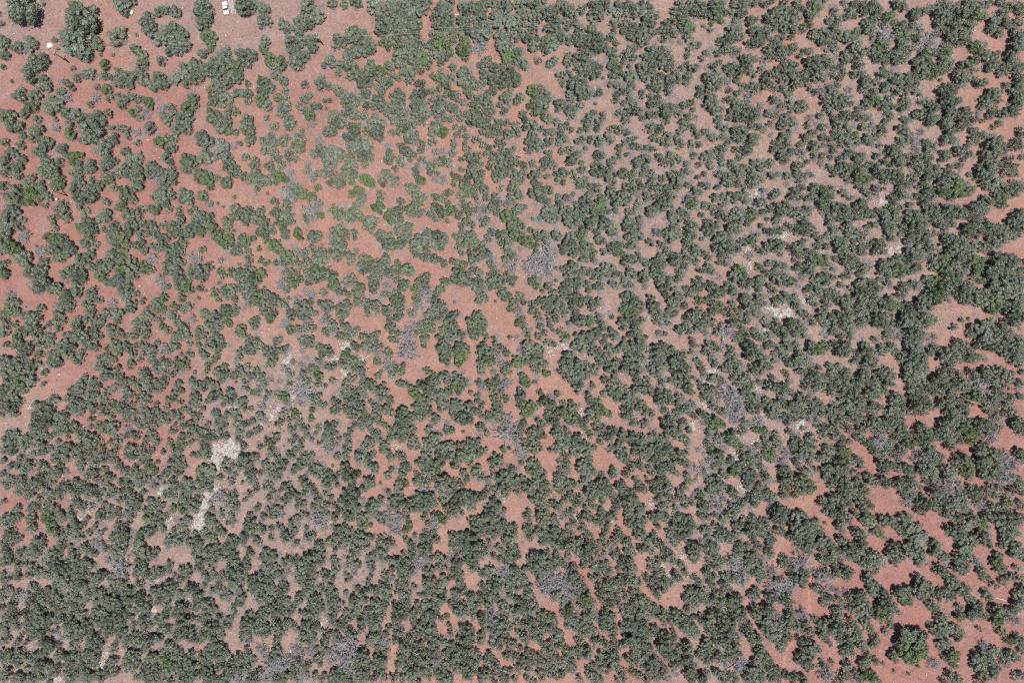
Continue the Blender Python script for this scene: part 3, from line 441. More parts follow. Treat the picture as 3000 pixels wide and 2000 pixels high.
51,50,5 48,57,5b 46,63,5b 52,63,5b 50,69,4b 55,66,3 58,55,2s 59,36,6 57,43,4 65,42,7 68,48,5 72,42,4 70,36,4 83,37,5 80,45,6 88,48,5 84,54,6 92,54,5 78,40,4 80,56,4 90,48,4 85,35,4 86,62,4b 96,28,4 97,35,5 95,40,5 98,46,5b 103,48,5b 107,33,5 106,40,6 111,47,4 106,28,3 113,40,2s 101,53,4b
126,41,5d 126,44,4 131,39,5d 138,42,4b 132,33,4d 105,58,5 107,62,3 117,57,5b 120,62,3b 150,36,4b 153,42,5b 157,38,4b 132,62,7 136,60,5 130,70,5 138,73,4 133,75,4 153,60,7 150,66,4 156,70,6 155,55,5 139,82,6 143,78,5 148,74,4 154,79,4
5,55,6 3,60,5 10,62,5 5,70,6 11,68,5 3,78,5 12,76,4 2,50,4 8,55,4 67,62,5b 64,60,4 75,64,3 67,70,4 63,70,4 82,71,3b 58,75,4 62,76,3 71,80,5 72,87,4 70,75,3 82,82,4b 90,85,3b 87,87,2 97,84,3 96,70,5b 99,74,4b 105,77,5b 103,82,4b 109,82,4 112,79,5 115,83,4 106,86,4 113,70,4d 117,75,4d 94,66,4b
123,76,5 126,82,5 121,87,5 125,92,4 116,95,4 119,100,4 130,90,4b 135,92,6 141,93,5 145,92,4 134,99,5 140,99,4 127,97,4 150,102,6b 147,105,4b 153,108,6 156,113,4 150,97,4
30,73,4 24,80,5d 22,84,5d 27,82,4d 45,82,3 45,103,2s 33,110,2s 26,117,2s 63,86,2s 11,84,4 5,88,5 8,95,5 3,93,4 12,100,5b 14,106,5b 7,107,4 18,98,5 24,95,5 30,92,6 35,87,4 32,99,4 20,90,4 26,107,4 5,102,4 8,113,4 18,110,4 12,118,4 18,124,5 14,120,4 3,124,4b 6,125,3
46,92,5b 48,97,4 55,95,5 64,94,5 60,99,4 70,95,5 77,92,4 82,94,5b 75,100,5 80,101,4 68,102,5 72,108,7 65,106,4 78,108,4 70,116,5 77,118,5b 73,120,4 80,122,3 82,112,4 42,112,5b 43,119,4b 50,108,4 55,108,6 52,113,5 58,115,5 62,109,4 60,120,3 86,107,2s
90,113,5 95,118,5 88,122,6 95,125,5 85,130,5 92,134,5b 90,138,3b 97,131,3 67,127,4d 102,94,4d 108,95,5 110,103,5b 105,106,4d 113,106,4b 107,110,4 101,103,4d 126,104,4 123,110,4d 129,114,5d 130,120,4b 139,113,4 137,119,3 145,120,4 143,126,6 116,117,4d 109,116,2
52,128,5 58,126,5 55,133,5 50,137,5 56,141,4b 49,129,3 60,130,3 41,136,5 46,133,4 38,140,5 44,144,4 40,148,5 40,153,4 31,133,5 30,129,3 20,136,5d 12,128,4 3,135,4 5,142,4 13,145,5 10,151,6 4,152,5 15,152,4 27,147,5 25,153,5 30,152,4 76,139,6 80,136,3 78,144,3 66,147,5 68,152,4 63,150,4 73,154,5 81,155,3 46,155,4
105,125,5 108,131,5 112,135,4 118,124,5 124,124,5 128,130,5 122,132,5 117,131,4 132,133,4 105,141,5d 110,145,5 117,146,4 125,139,5 124,145,4 130,145,4 104,121,3 145,135,4 148,142,5 142,147,4 150,147,4 144,151,3 140,138,4d 153,126,4 155,133,4 156,122,3 120,155,5 127,154,4 97,155,3 100,156,4 155,152,4
T 2 1
5,5,6 10,4,5 3,11,4 12,12,4b 25,9,6b 20,8,4b 28,13,4b 27,5,3d 37,7,5 43,5,6 40,12,5 49,8,5 49,13,4 54,7,2 15,20,7b 10,22,4b 18,25,5 14,32,5 38,21,5 36,26,4 34,33,5b 30,34,4b 35,38,3b 8,38,5 14,40,6 8,44,5 17,45,4 5,42,4 0,41,4
68,2,4 71,7,4 74,11,5b 62,16,6 66,20,6 70,24,6 76,25,5 72,30,5b 68,32,5 65,38,5 70,40,5 74,38,4 65,42,4 78,23,3 55,30,5 57,35,4 52,38,5 54,44,4 44,42,5b 46,46,4b 54,50,5 52,54,3 64,52,4 28,46,6 25,51,5 30,50,4 28,57,3 11,58,5 13,62,3
83,1,4 88,2,3 87,8,4d 94,9,5d 104,9,3b 104,13,3b 102,3,3 107,5,3 97,20,4b 100,21,3 87,25,4b 93,27,5 85,33,4 90,35,5 85,39,5 92,41,5 88,45,4 82,40,3 100,32,5b 104,38,5b 98,38,4b 107,42,3 110,25,4 113,30,4 97,48,3 110,10,4 116,8,4 113,16,5b 118,22,4b 115,12,4 122,20,4 127,10,5 124,16,5 113,36,4 118,33,4 110,41,4 118,39,4 132,17,5 134,23,4 125,24,3
111,1,4 120,1,5 130,2,5 140,3,4 142,8,5 146,14,3 150,3,5 156,4,4 154,18,3 142,24,5 145,30,5 140,32,5 144,37,4 135,36,5 128,32,5d 127,40,5d 125,36,4 130,48,5 133,44,4 138,31,4 155,24,4 153,30,4 151,42,5b 155,44,4b 117,47,5 110,50,4 121,50,4 113,54,3
38,59,6 44,60,6 36,66,4 42,68,5 47,67,5 54,67,6 58,62,5 62,55,5 62,60,4 52,70,4 66,50,4 50,58,3 76,60,5 80,65,5 72,66,6 66,71,4 70,76,5 78,73,5 75,80,5 80,80,4 84,83,4 88,60,5 93,63,5 86,68,5 92,70,4 95,66,4 90,82,4 94,85,4 87,80,3 82,60,4 80,57,4 96,82,3
107,63,5 105,60,3 112,60,4 119,60,5 117,67,6 124,67,5 118,75,5 125,74,4 107,70,4 110,75,3 120,80,4 135,61,5 137,57,4 145,60,5 146,66,3 152,58,4 154,65,5 152,72,5 155,78,5 150,82,4 128,69,4 136,73,3
5,62,4 3,68,4 2,75,3 10,80,5 13,74,3 8,83,3 2,57,4
20,82,5 17,86,4 24,88,5 20,93,5 28,83,5b 33,85,5 40,82,5 42,78,4 35,91,5 30,95,5 28,100,4 36,98,4 32,105,5 30,110,4 41,94,5 48,90,5 52,85,4b 54,92,4b 46,97,4 51,101,4 62,92,6 66,93,4 60,88,4 42,107,5d 38,112,3 41,113,3
9,99,6 5,103,4 13,106,5 17,108,5 12,112,4 18,115,4 15,121,5 3,110,4 6,115,3 22,120,5 25,128,5 29,125,4 33,124,5 35,130,3 25,133,3 55,105,5 58,108,5 52,112,5 50,119,5 55,120,5 53,126,5 48,126,4 41,131,5 43,137,4 50,135,4 55,132,4 40,127,4 36,118,4d
74,98,5 78,100,5 80,96,3 70,102,4 72,107,4 78,105,4 67,110,4b 89,108,5b 92,110,4 88,113,4 73,115,6d 80,113,5d 70,117,4b 71,124,6d 64,130,4 67,133,4d 86,122,5 91,123,5 88,128,5 82,130,5 85,135,4 93,129,4 96,133,5 103,135,5 102,141,5 107,130,3 97,140,4 104,121,2s
107,84,5 103,85,4 112,87,4 106,92,5 112,94,5 110,100,6 117,98,5 104,101,5 100,103,4 95,101,4 116,102,4 108,104,3 121,84,4 124,80,4 128,77,5 133,79,4 135,74,4 138,80,4d 122,91,4 126,94,5 128,101,5 125,108,6 130,108,4 128,115,5 132,117,4 126,118,4 122,100,4 137,86,4 141,91,4 137,95,4 145,95,4 135,103,5 140,104,5 141,98,4 138,108,3
147,104,5 150,110,5 147,113,5 149,118,4 153,116,4 145,108,4 153,97,4 155,101,4 154,90,5d 156,122,4 157,128,4
124,131,5 127,135,6 121,140,5 130,141,5 125,147,6 123,153,4 119,143,4 132,153,4 84,139,4 80,143,5 77,138,4 73,141,4 67,143,5d 75,148,5 82,147,4b 78,153,5 70,149,3 62,152,6d 58,150,5d 52,148,3 93,146,5 98,152,5 106,150,6 111,152,4 90,154,4 100,145,4 46,143,4 42,145,4 47,148,4 45,155,4 50,155,3 4,125,5 3,131,5 2,137,3 5,144,5 9,148,5 6,153,5 14,146,3 21,152,4 26,153,5 33,150,4 32,155,4 141,121,2 140,155,3 155,155,3
T 3 1
3,5,5 3,12,5 8,8,5 6,18,5 12,3,4 8,23,4 22,4,5 27,2,5 22,10,4 25,14,5 32,5,4 22,20,6 28,19,5 30,26,5 26,24,4 35,18,4 34,28,4 41,4,4 47,3,5 41,8,3 48,12,3b 58,4,4 62,10,5 65,14,4b 60,8,4 68,8,4 72,15,4 78,16,4 75,2,4 82,2,5 90,8,4 93,10,4 95,3,3 102,2,5 88,3,4
2,28,4 7,33,5 12,33,3 3,40,4 10,36,4 4,50,6 3,57,5 9,50,4 2,62,3
33,36,6 38,38,6 34,44,5 40,45,5 45,35,5 30,40,4 26,43,4 20,44,2 45,30,4 44,25,4 52,36,4 58,35,5 60,31,4 52,26,4 56,23,3 55,45,7 57,50,4 60,42,4 52,42,4
68,32,5 70,26,5 72,21,4 65,28,4 66,38,5 73,37,5 65,43,4 80,28,5b 85,26,5 83,34,5b 78,35,4 76,45,4 70,47,5 82,40,5 85,46,5 88,38,4 90,53,5 93,58,4 87,50,4 84,52,5 80,62,5 84,65,4 78,57,4 72,52,5 65,53,4 68,58,4 63,62,4b 56,60,5 62,57,4 50,64,4
90,20,5 92,15,4 100,25,5 104,22,5 97,29,5 103,30,4 95,36,4 109,26,4 110,4,4 113,2,4 112,9,4 106,16,5 111,18,4 117,10,3 120,2,4 126,3,4 129,8,4 128,12,4 120,16,4 122,22,4 116,23,4d 118,30,4 125,26,4 131,17,4 131,24,3 112,37,4 107,38,4
108,46,6 105,50,5 113,50,5 116,42,4 110,58,6 116,60,5 112,67,5 108,62,4 116,54,4 118,47,4 128,36,5 132,34,4 128,41,4 138,32,5 136,24,4 143,28,5 147,24,5 142,20,4 138,14,5 143,16,5 152,10,6 148,3,5 154,4,4 140,8,4 152,16,4 139,36,4 147,33,2s 145,38,3
148,42,5 153,45,5 155,38,4 150,50,4 145,44,3 147,57,5 146,63,6 152,60,4 133,58,5 128,66,5 130,68,3 137,68,4 142,72,4 140,58,3
17,55,4 22,58,5 25,55,3d 10,60,4b 15,64,5b 10,66,5b 18,68,4b 24,62,5 30,60,5 32,65,3 23,70,4b 24,75,3 38,59,4 42,59,5 32,69,5d 28,73,4d 22,82,6d 15,86,6d 30,80,6d 35,82,5d 38,75,5d 28,89,5d 33,92,6d 20,90,5d 32,98,4d 4,80,5d 2,87,4d 8,72,4d
50,65,5 47,70,5 53,70,5 56,68,4 57,76,5 60,74,4 46,75,3 66,70,4 70,72,5 68,80,6 74,78,5 72,73,4 76,82,4 64,68,4 80,66,4 97,66,4 94,70,4 101,69,4 100,77,4b 97,76,4b 85,76,4 89,70,3 93,73,3 106,80,4 112,82,5 118,82,4 122,84,4 104,85,4 116,77,3
55,88,5 52,94,6 58,90,5 50,90,4 62,98,5 57,103,6 64,104,5 52,102,4 48,108,5 52,110,4 66,92,4 70,93,3 60,110,4 73,95,4 77,92,5 80,97,4 74,99,3 86,90,5 90,90,5 88,97,4 84,94,3 41,90,2 20,102,5b 22,106,4b 21,99,3b 3,98,4 2,104,3 38,103,4d 34,106,5 37,112,4 30,112,3 41,102,2
72,105,4 78,107,4 82,106,4 70,110,3 92,103,4 96,106,4 95,98,4 90,99,4 100,95,4 106,90,4 108,96,5 104,100,5 110,104,4 102,105,3 133,83,5 137,80,4 138,88,5 132,90,4 133,96,5 138,96,4 129,86,4 120,95,5 124,97,4 148,82,5 152,80,4 153,85,4 145,77,4 155,92,5 152,98,5 156,100,4 145,97,2 123,107,4d
8,117,4 5,122,4 11,122,4 6,128,5d 8,135,5d 3,130,4 6,142,4 10,138,4 16,130,4 20,128,4 18,122,4 22,122,3 26,118,4 32,120,5 37,117,4 42,118,4 30,125,4 36,126,5 42,127,6 46,125,4 40,132,4 35,132,4 48,130,4 44,138,4 50,118,4 60,118,6 58,124,5 63,123,4 62,112,4 55,116,4 68,118,4 72,121,5 76,123,5 73,128,3 79,120,4
103,115,4 108,115,5 112,117,5 105,122,5 112,124,5 116,120,4 118,125,4 102,128,5 108,130,5b 114,130,4 118,128,4 106,137,6 112,137,5 104,143,4 112,143,4 119,137,4 100,128,3
135,104,5 140,106,5 145,103,4 137,100,3 150,110,5 153,115,5 145,118,5 148,122,5 142,113,3 128,117,4 130,124,5 132,130,5 136,132,4 140,135,4 135,138,5 143,140,4 148,132,3 152,131,3 146,128,3 155,146,5 151,146,3 141,149,3 135,151,4
57,133,4 60,128,4 63,136,6 58,138,4 68,137,4 72,136,4b 70,141,4b 78,134,3 82,139,4 84,144,4 80,141,3 92,134,3 90,148,4 95,151,5 85,153,4 78,152,5 70,152,6 62,154,5 92,146,3 12,145,4 15,150,4b 5,153,4d 26,143,4 30,150,4 25,153,4 33,137,3 35,141,4 38,147,2 45,148,5b 50,150,4b 46,155,4 28,135,4 52,140,2 116,150,5 110,150,4 104,155,3 120,155,3 126,152,2
T 4 1
3,3,4 13,6,3 19,3,3 33,3,5 40,8,5 37,5,4 47,2,5 42,13,4 49,11,4 5,13,4 18,13,4 22,15,4 10,20,4 17,20,3 5,24,3 33,17,3 55,5,4 63,2,5 58,14,4 65,9,5 70,9,5 62,14,4 56,16,3 75,18,3 82,5,5 88,4,3 97,3,4 107,3,4 108,8,4 113,5,4 97,12,4d 85,20,4 82,25,4 90,21,3d 104,20,5 100,24,4 108,24,4 115,27,3 110,15,4
150,4,5 153,9,4 140,3,4 120,2,3 122,15,6 130,17,6b 133,23,6b 121,23,4 128,30,5 136,31,5 142,34,5 149,35,5 153,38,5 145,42,5 138,40,5 147,20,5 155,25,4 131,37,4 125,31,3 137,15,3
30,25,5 40,24,5 46,25,5 52,22,4 56,25,5 38,31,4 22,32,4 28,34,4 10,32,5b 4,28,4 13,27,3 20,41,3 8,47,5 12,52,4 3,42,4 3,54,3 26,52,5 23,48,4 32,51,5 24,57,4 28,41,2
70,29,5 75,28,4 75,38,4 80,36,4 88,33,5 93,36,5 90,40,5 98,35,4 86,45,4 78,45,2 72,50,3 97,30,4b 108,38,6 115,38,6 103,38,4 112,44,4
37,40,5 43,44,6 50,38,6 55,42,5 62,38,5 66,42,5b 45,53,5 50,55,5 52,47,5 60,48,4 48,48,4 35,36,4
98,51,4 104,52,5 110,52,5 107,57,4 115,57,4 119,55,5 122,58,4 116,50,3 78,57,4 85,55,3 90,54,4 82,57,4 128,65,5 124,68,4 131,69,4 136,50,5 140,54,4 137,60,5 143,63,5 147,68,5 152,65,5 154,52,6 154,58,4 145,72,5 150,76,5 154,82,5 148,83,5 143,80,4 155,73,4 155,88,4
5,60,5 12,60,4 4,66,4 10,68,5 4,75,4 16,72,5 20,77,4 12,77,4 20,62,3 30,65,5 36,60,6 42,64,6 38,70,6 30,72,5 45,68,5 35,78,4 42,80,4 47,74,4 50,72,4 35,84,4 39,85,3 5,82,4 12,85,4 3,88,4 24,82,4 24,88,4 28,92,4 15,92,3 19,92,3
60,64,4 65,65,5 68,60,5 56,66,4 67,70,4 80,68,6 86,70,6 77,74,5 72,74,4 91,68,5 95,68,3 62,78,5d 102,70,5 107,71,5 104,76,4 112,64,3 116,75,5 110,78,4 118,82,4 109,67,3 92,78,2 128,82,5b 132,80,4 131,88,4 125,78,4 102,82,2
70,89,4 82,83,4 88,88,4 85,93,5 79,85,3 93,87,4 80,95,3 76,92,3 108,90,5 115,88,5 103,90,3 118,94,4 138,90,2 112,95,4 120,88,4 152,93,3
52,90,5b 55,95,5b 48,97,5 54,101,5 58,105,4 68,100,5b 74,100,4 63,103,5 70,106,5 80,105,4 86,100,5 94,98,6 100,102,5 90,104,4 83,110,4 35,98,4d 15,101,3 110,98,4d 120,100,5 128,98,5 124,106,5 132,102,5 138,98,4 117,106,4 114,110,4 145,105,4 148,98,4 153,96,3 153,108,3 138,112,3 143,114,4d 133,115,4 125,112,4
12,105,4 16,110,5 10,110,4 20,106,3 28,108,5 33,112,5 38,108,4 44,110,5 48,112,4 25,104,3 42,104,4 3,108,4 5,115,3 3,124,4 15,120,5b 22,120,4b 30,122,5 36,123,4b 28,116,3 46,122,4 52,128,4b 43,128,4 47,134,4 10,133,5 15,130,4 12,138,5 20,130,4 18,142,5 24,137,4 30,130,5 28,140,4 36,130,3 37,145,6d 42,150,5d 32,148,5 22,148,4
58,118,5 62,122,5 68,118,4 72,116,4 60,126,4 65,129,4 70,124,4 74,120,4 58,134,4 52,133,3 60,138,4 46,140,5 52,142,4 56,146,4 70,133,4 75,138,4 77,142,4 65,148,4 60,152,4 72,154,4 68,152,4 52,152,5b 48,155,4
83,118,4 86,122,4 93,118,5 98,117,4 104,118,4 103,124,4 117,118,4 120,122,3 115,132,5 108,131,4 100,140,5 105,140,4 98,145,4 88,137,3 85,145,5 92,147,5 80,150,4 95,152,4 104,150,5 112,152,4 110,145,4 118,140,4
130,120,4 138,118,5 145,120,5 150,125,5 133,127,4 128,132,5 135,135,5 142,132,5 148,135,5 154,132,4 140,140,5 147,143,5 153,145,5 125,137,4 132,142,4 145,150,4 138,147,4 132,152,4d 127,150,3d 153,119,4 154,154,3 5,140,4 12,148,3d 5,148,4 3,135,3 3,145,4 10,155,3
69,19,3k 88,61,4k 93,58,3k 80,124,4k 85,130,4k 92,131,4k 97,130,4k 113,118,4k 136,145,3k 61,88,3k 74,148,3k 59,71,3k
T 5 1
5,5,6b 10,9,5b 3,12,4 16,8,4 10,17,5 15,20,4 20,15,4 21,22,3 25,5,5 32,5,5 38,4,5 43,6,4 28,10,4 26,17,3 20,3,4 42,11,4 48,10,4 55,7,5 52,12,4 44,16,4 58,16,3 60,2,4 68,4,5 67,10,5 72,6,5 78,4,4 85,3,5 92,3,4 66,17,5b
82,13,6 90,8,6 95,12,6b 85,20,5b 92,20,6 98,18,5b 105,14,5d 109,20,5 90,25,4 78,19,3 107,4,3s 111,8,2s
118,3,6 125,3,6 120,11,5b 128,10,6 124,15,4 140,2,5 148,3,5 146,10,4 152,12,5 150,18,5 155,16,4 137,15,6 143,18,5 130,20,5 135,26,6b 143,24,5 137,32,4 122,25,5 128,28,4 115,31,5 125,35,3b 113,37,5 110,34,4 118,38,4
6,32,6 11,28,5 10,38,5 5,42,4 3,38,4 35,25,4 40,22,5 37,30,4 44,22,4 52,24,4d 58,24,4 24,36,4 18,42,4 32,35,4b 38,38,5b 28,40,4 35,43,4 43,34,4 30,48,5 36,52,4 30,54,4 41,45,4 33,58,4 18,50,4 52,33,4
68,22,5 72,25,5 65,30,5 72,33,5 75,38,5 70,40,5 78,45,5 82,40,4 75,44,4 80,48,4 68,38,4
50,42,6 55,40,5 52,48,5 60,45,6 66,42,5 58,52,6 50,55,5 64,52,5 55,60,6 60,58,5 45,52,4 44,57,4 67,60,5 62,65,4 52,65,4 70,58,4
88,38,6 95,35,4 90,45,6 98,40,6 103,38,4 86,52,5 92,51,4 105,42,4
107,52,6 112,45,5 115,50,6 118,55,5 104,57,5 110,60,5 120,48,4 125,50,6 130,55,6 135,52,5 128,62,5 132,68,5 138,60,6 143,58,5 124,58,5 140,52,4 146,60,5 138,67,4 150,42,6 155,40,6 153,50,6 148,47,5 155,57,5 147,56,4
12,52,4 10,58,5 8,66,4 4,72,4 14,70,4 18,68,5b 23,70,5 20,75,4 4,55,5 28,62,3d 36,62,4 28,75,3 10,75,3 2,65,3
83,60,5 83,66,5 90,62,5 95,66,6 100,66,5 92,72,6 88,75,5 97,78,5 85,79,4 100,80,4 102,71,4 95,85,4 70,71,4 67,74,3 79,73,4d 108,68,4 113,70,5 118,70,5 108,75,5 112,80,5b 118,82,5b 106,85,4 122,75,3d 110,88,4 116,90,5b 121,93,5 112,97,5 118,100,4b 124,97,4
52,74,5 58,72,5 60,77,5 55,79,5 65,80,5d 53,85,4 60,88,4b 57,90,4 50,82,3
8,88,5 13,88,4 10,93,4 6,97,3 3,82,4b 2,90,3
28,86,5 35,84,5 42,82,5 27,93,5 33,92,5 40,92,5b 46,90,6b 44,97,4 52,94,4 35,97,4 23,99,3 30,102,4 34,103,3 38,87,4
75,80,6 82,80,5b 88,86,5b 74,88,5 80,90,5b 86,93,5 78,85,4 72,84,3 90,97,4b 95,95,4d 92,100,5b 85,100,4 98,97,4 100,102,4 95,104,4 103,92,4d 96,92,3
133,84,7 140,82,7 146,83,6 130,93,7 138,92,7 145,92,6 132,103,7 140,103,8 148,100,7 153,92,5 128,105,5 137,112,7 145,112,7 153,108,7 142,121,6 150,120,7 155,117,5 143,130,6 150,130,7 155,135,5 145,138,5 151,140,5 138,125,4 155,83,4 154,100,6
102,110,6 106,108,5 110,114,6 105,120,5 116,112,6 122,113,6 125,118,5b 120,122,5 130,120,6b 128,128,5b 134,122,4b 123,127,4b 112,122,4 99,116,4 116,122,4
70,100,5 75,100,5b 72,106,5 80,104,5b 77,112,6b 85,106,5 83,112,5 90,107,4 93,112,4 70,117,6 65,120,5 60,120,4 67,112,5 75,120,5b 85,118,3 72,125,4 62,125,4 66,110,4 92,108,4
45,110,5 48,107,4 56,105,5 60,106,5d 52,108,4d 44,115,3
4,106,5 10,103,5 15,102,5 8,110,5 14,110,5 20,106,5 25,108,4 20,112,4 5,118,5 12,117,5 18,119,4 8,124,5 3,126,4 22,116,4 14,125,4 3,113,4
20,127,4 26,120,5 32,122,6b 35,118,5 38,125,5b 28,126,4 24,135,6 30,138,6 22,140,5 27,142,5 33,134,4 12,130,5 8,137,4 14,136,4 6,132,4 3,142,4 18,130,3 10,140,4
45,125,6 50,124,5 48,132,5b 55,128,6 62,130,5 58,138,7 52,138,6 65,135,6 70,135,6 60,145,6 68,142,6 47,139,5 55,145,5 74,137,4 53,133,5 41,143,3 
35,148,6d 30,152,5 42,152,5d 48,150,4d 53,150,5 60,153,5 68,152,5d 75,153,4d 50,155,4 20,156,3
93,144,4s 100,137,3s 106,136,2s 122,142,5 126,140,4 112,145,5 120,148,6 128,146,6 136,144,5 110,152,5 118,155,5 126,154,6 134,152,6 142,150,5 138,147,4 104,148,2s 97,155,4 152,154,4 139,138,3
28,30,4k 20,40,3k 21,87,3k 42,72,3k 34,74,3k 5,65,3k
T 0 2
5,3,4 12,3,4 20,5,5 25,9,5 17,9,3 33,12,4 38,11,3 28,4,4 40,4,4 46,3,4 35,3,4
3,18,6 10,18,5 17,18,5 22,17,5d 32,20,6 28,25,6 20,25,5 12,28,6 5,28,6 35,20,4 25,33,6 30,35,4 17,35,6b 8,38,6 3,45,6 12,44,6 20,44,5d 24,46,4 5,52,6b 12,52,5 3,58,6 10,60,5 16,60,5 8,65,5 14,66,4 19,56,3 27,40,4 2,65,3
48,13,5 53,12,4 46,19,5 53,20,5 49,24,3 58,3,5 64,5,6 62,10,5 68,15,5 74,12,5 72,18,4 77,3,4 84,3,5 88,6,4 41,29,4s 40,39,3s
92,17,5 98,15,5 103,17,4 90,24,5 96,25,5 100,31,5 94,33,4 106,28,5 108,25,4 110,33,4 104,4,6 108,8,5 100,8,4 115,4,4 118,8,4 113,37,5 122,12,5 128,17,4 125,5,4 130,3,4 119,21,4 
137,5,5 140,10,5 134,9,4 138,17,4 145,2,4 150,5,5d 155,8,4 150,18,4 143,22,4 148,24,4 155,22,4 145,28,4 149,10,2 152,28,3 130,28,4 136,28,4 133,34,5 138,37,4 145,38,5 150,37,4 143,44,5 138,45,4 148,45,3 152,41,3 125,37,4 120,36,3
74,34,4 72,40,5 76,40,4 66,45,5 73,46,5 70,52,4 64,52,4 85,36,4 83,42,5 90,41,4 82,49,5 88,48,4 97,50,5 84,55,4 103,44,4 98,44,4 107,42,4 95,55,4 100,58,5 105,58,4 92,60,4 107,64,4 87,60,4 82,60,4 95,66,4 100,68,4 85,66,3
70,58,6 76,60,4 66,62,5 72,65,5 76,56,4 63,60,3
116,46,4 120,50,5 115,55,4 122,57,4 128,44,4 132,50,4 135,55,4 130,60,4 127,52,4 113,61,5 118,64,4 123,65,4 113,69,4 117,72,4b 125,73,4 130,67,4 133,72,4 130,78,4 137,77,4 142,62,4 145,66,4 140,70,4 148,72,4 153,61,4 155,67,4 150,68,4 155,75,3 145,76,4 154,52,4b 143,58,3 137,64,4
46,52,4 50,55,4 43,58,5 48,62,4 45,67,5 35,60,5 38,64,5 32,68,5 35,73,5 42,73,5 50,70,5 55,67,4 58,73,5 52,77,5 47,76,4 60,80,5 64,83,5 68,78,5 55,84,4 50,84,4 72,80,4 63,88,3 30,77,4 40,79,5 60,68,4
8,84,4 15,84,4 5,92,5 12,90,5 20,90,5 27,88,5 33,85,5 40,85,5 45,87,4 35,92,5 28,95,5 20,97,5 12,100,5 5,100,5 40,95,4 20,102,4d 30,104,5 36,102,4 42,103,4 47,100,4 26,110,4 20,108,4 30,111,4 10,114,3 7,115,3 16,113,4 22,118,4 27,117,4 1,110,3
55,98,4 60,98,5 52,104,5 58,104,4 62,108,4 57,112,4b 50,108,3 53,93,3 62,95,3 47,98,3
37,112,4 40,116,4 36,118,3 3,122,4 10,125,4 4,131,5 16,127,4 22,125,4 38,125,5 35,130,5 30,130,4 40,132,4 13,130,4 20,132,4 25,132,4 8,133,4 15,140,5 22,138,4 30,138,4 26,144,4 35,144,4 30,150,4 28,154,4 34,150,4 15,153,4 2,147,3 42,140,4 24,130,3
50,118,4 52,123,4 47,122,4 44,126,4d 60,119,4d 55,121,3 48,130,3
98,78,5 103,78,5 90,78,4 95,84,4 102,83,4 83,78,3 78,87,4 83,90,5 73,88,4 80,94,4 84,70,3b 82,72,3b
108,90,5 103,95,4 107,98,4 95,97,4 90,96,4 97,103,4 103,105,4 106,110,4 100,110,4 85,100,4 82,106,4 90,106,4 94,110,4 88,112,4
117,80,5d 122,85,4 126,88,4 115,88,3 118,97,4 122,100,5 117,104,4 123,106,4 120,108,3
138,85,5 142,90,4 135,90,4 133,97,5 140,98,4 145,95,3 132,105,5 137,103,4 130,110,4 136,110,3 155,92,4 150,102,3 156,110,3 145,111,2
73,97,4 70,102,4 76,102,4 66,105,4 72,108,4 77,112,4 74,117,4 85,117,4 82,122,4 88,120,4 95,118,4 97,122,4 80,125,3 71,113,3
110,117,4 115,120,4 125,115,4 122,120,4 118,124,5 125,125,4 130,128,4 112,128,4 118,132,5 127,133,4 132,120,4 138,117,5b 142,120,5 145,126,4 140,131,5d 135,125,4 143,133,4 132,138,4 133,115,3 150,123,4 155,118,4 155,130,4 151,130,2
112,138,4 116,144,4 110,147,4 122,140,4 126,147,5 122,152,5 118,150,4 128,152,4 136,147,4 142,147,5 148,152,4 140,153,4 152,141,4 156,138,4 135,153,4
59,130,4 56,134,4 62,134,4 52,137,4 48,140,4 54,143,4 58,139,3 70,129,4 75,132,4 68,135,4 73,138,4 80,133,4 77,136,4 85,136,4 85,140,4 92,140,4 90,146,4 86,150,3 95,149,3 88,126,4 93,130,4d 99,128,4 102,126,4 95,136,3 104,134,4 105,139,4 101,142,4 95,155,3 102,153,4 108,153,3
70,147,4 67,152,3 75,150,5 77,153,3 45,148,5 42,153,4 50,153,4 64,156,3 
148,137,3k 82,149,3k
T 1 2
2,4,4 6,6,4 9,12,3 6,8,3 18,4,4 17,10,4 19,14,3 26,5,4 28,11,5 31,16,4 34,13,3 35,3,5 42,5,5 45,10,4b 47,5,4 54,4,3d 4,18,4 5,25,4 1,30,3 12,19,5b 15,25,4 10,22,3b 22,29,3 36,22,5b 33,27,4 42,16,3 45,28,5 50,24,4 50,31,4 47,36,4 38,18,4
20,36,4 24,40,5 20,44,4 34,38,5 40,42,5 32,44,4 38,50,5 35,56,4 44,47,3 7,39,4 10,45,3 6,46,4 23,52,5 18,56,4 24,57,4 28,62,3 3,53,4b 9,55,3 55,46,4 57,50,3 50,53,4 55,55,4 48,58,3 65,57,5 68,60,3b 12,62,4 4,66,5 8,70,4 17,65,3 25,70,5 20,67,3
73,5,5 80,4,4 75,11,4 65,8,4 62,15,4 70,7,4 90,8,5 97,6,5 103,8,5 95,13,4 88,13,3 92,20,5b 95,17,4b 107,5,3 72,22,4 62,26,4 58,32,4 67,31,4 75,30,4 82,27,4 85,32,4 80,33,4 74,32,4d 70,40,4 70,45,3 75,47,3 83,43,5d 87,40,4 90,48,4 88,53,3 80,48,3b 58,39,2 92,35,4d 100,37,4d 105,25,4d 110,30,4 111,19,3 116,19,1s
120,9,4d 124,16,4d 128,3,4 135,6,4 142,8,5 145,12,4 138,12,4 138,17,4 125,3,4 120,22,4d 122,30,4 128,25,4 134,26,5b 136,33,5b 133,39,4 125,37,5 140,22,4d 150,23,4 145,24,3 150,36,3 141,41,2 156,20,3 
116,48,5d 122,47,5d 130,50,4 136,50,4 140,57,5 133,57,4 130,63,4b 120,57,4d 127,44,4d 104,52,5b 99,50,4 108,57,4d 98,45,4d 110,40,3 106,45,4d 148,55,3 152,58,4 150,64,4 154,62,3
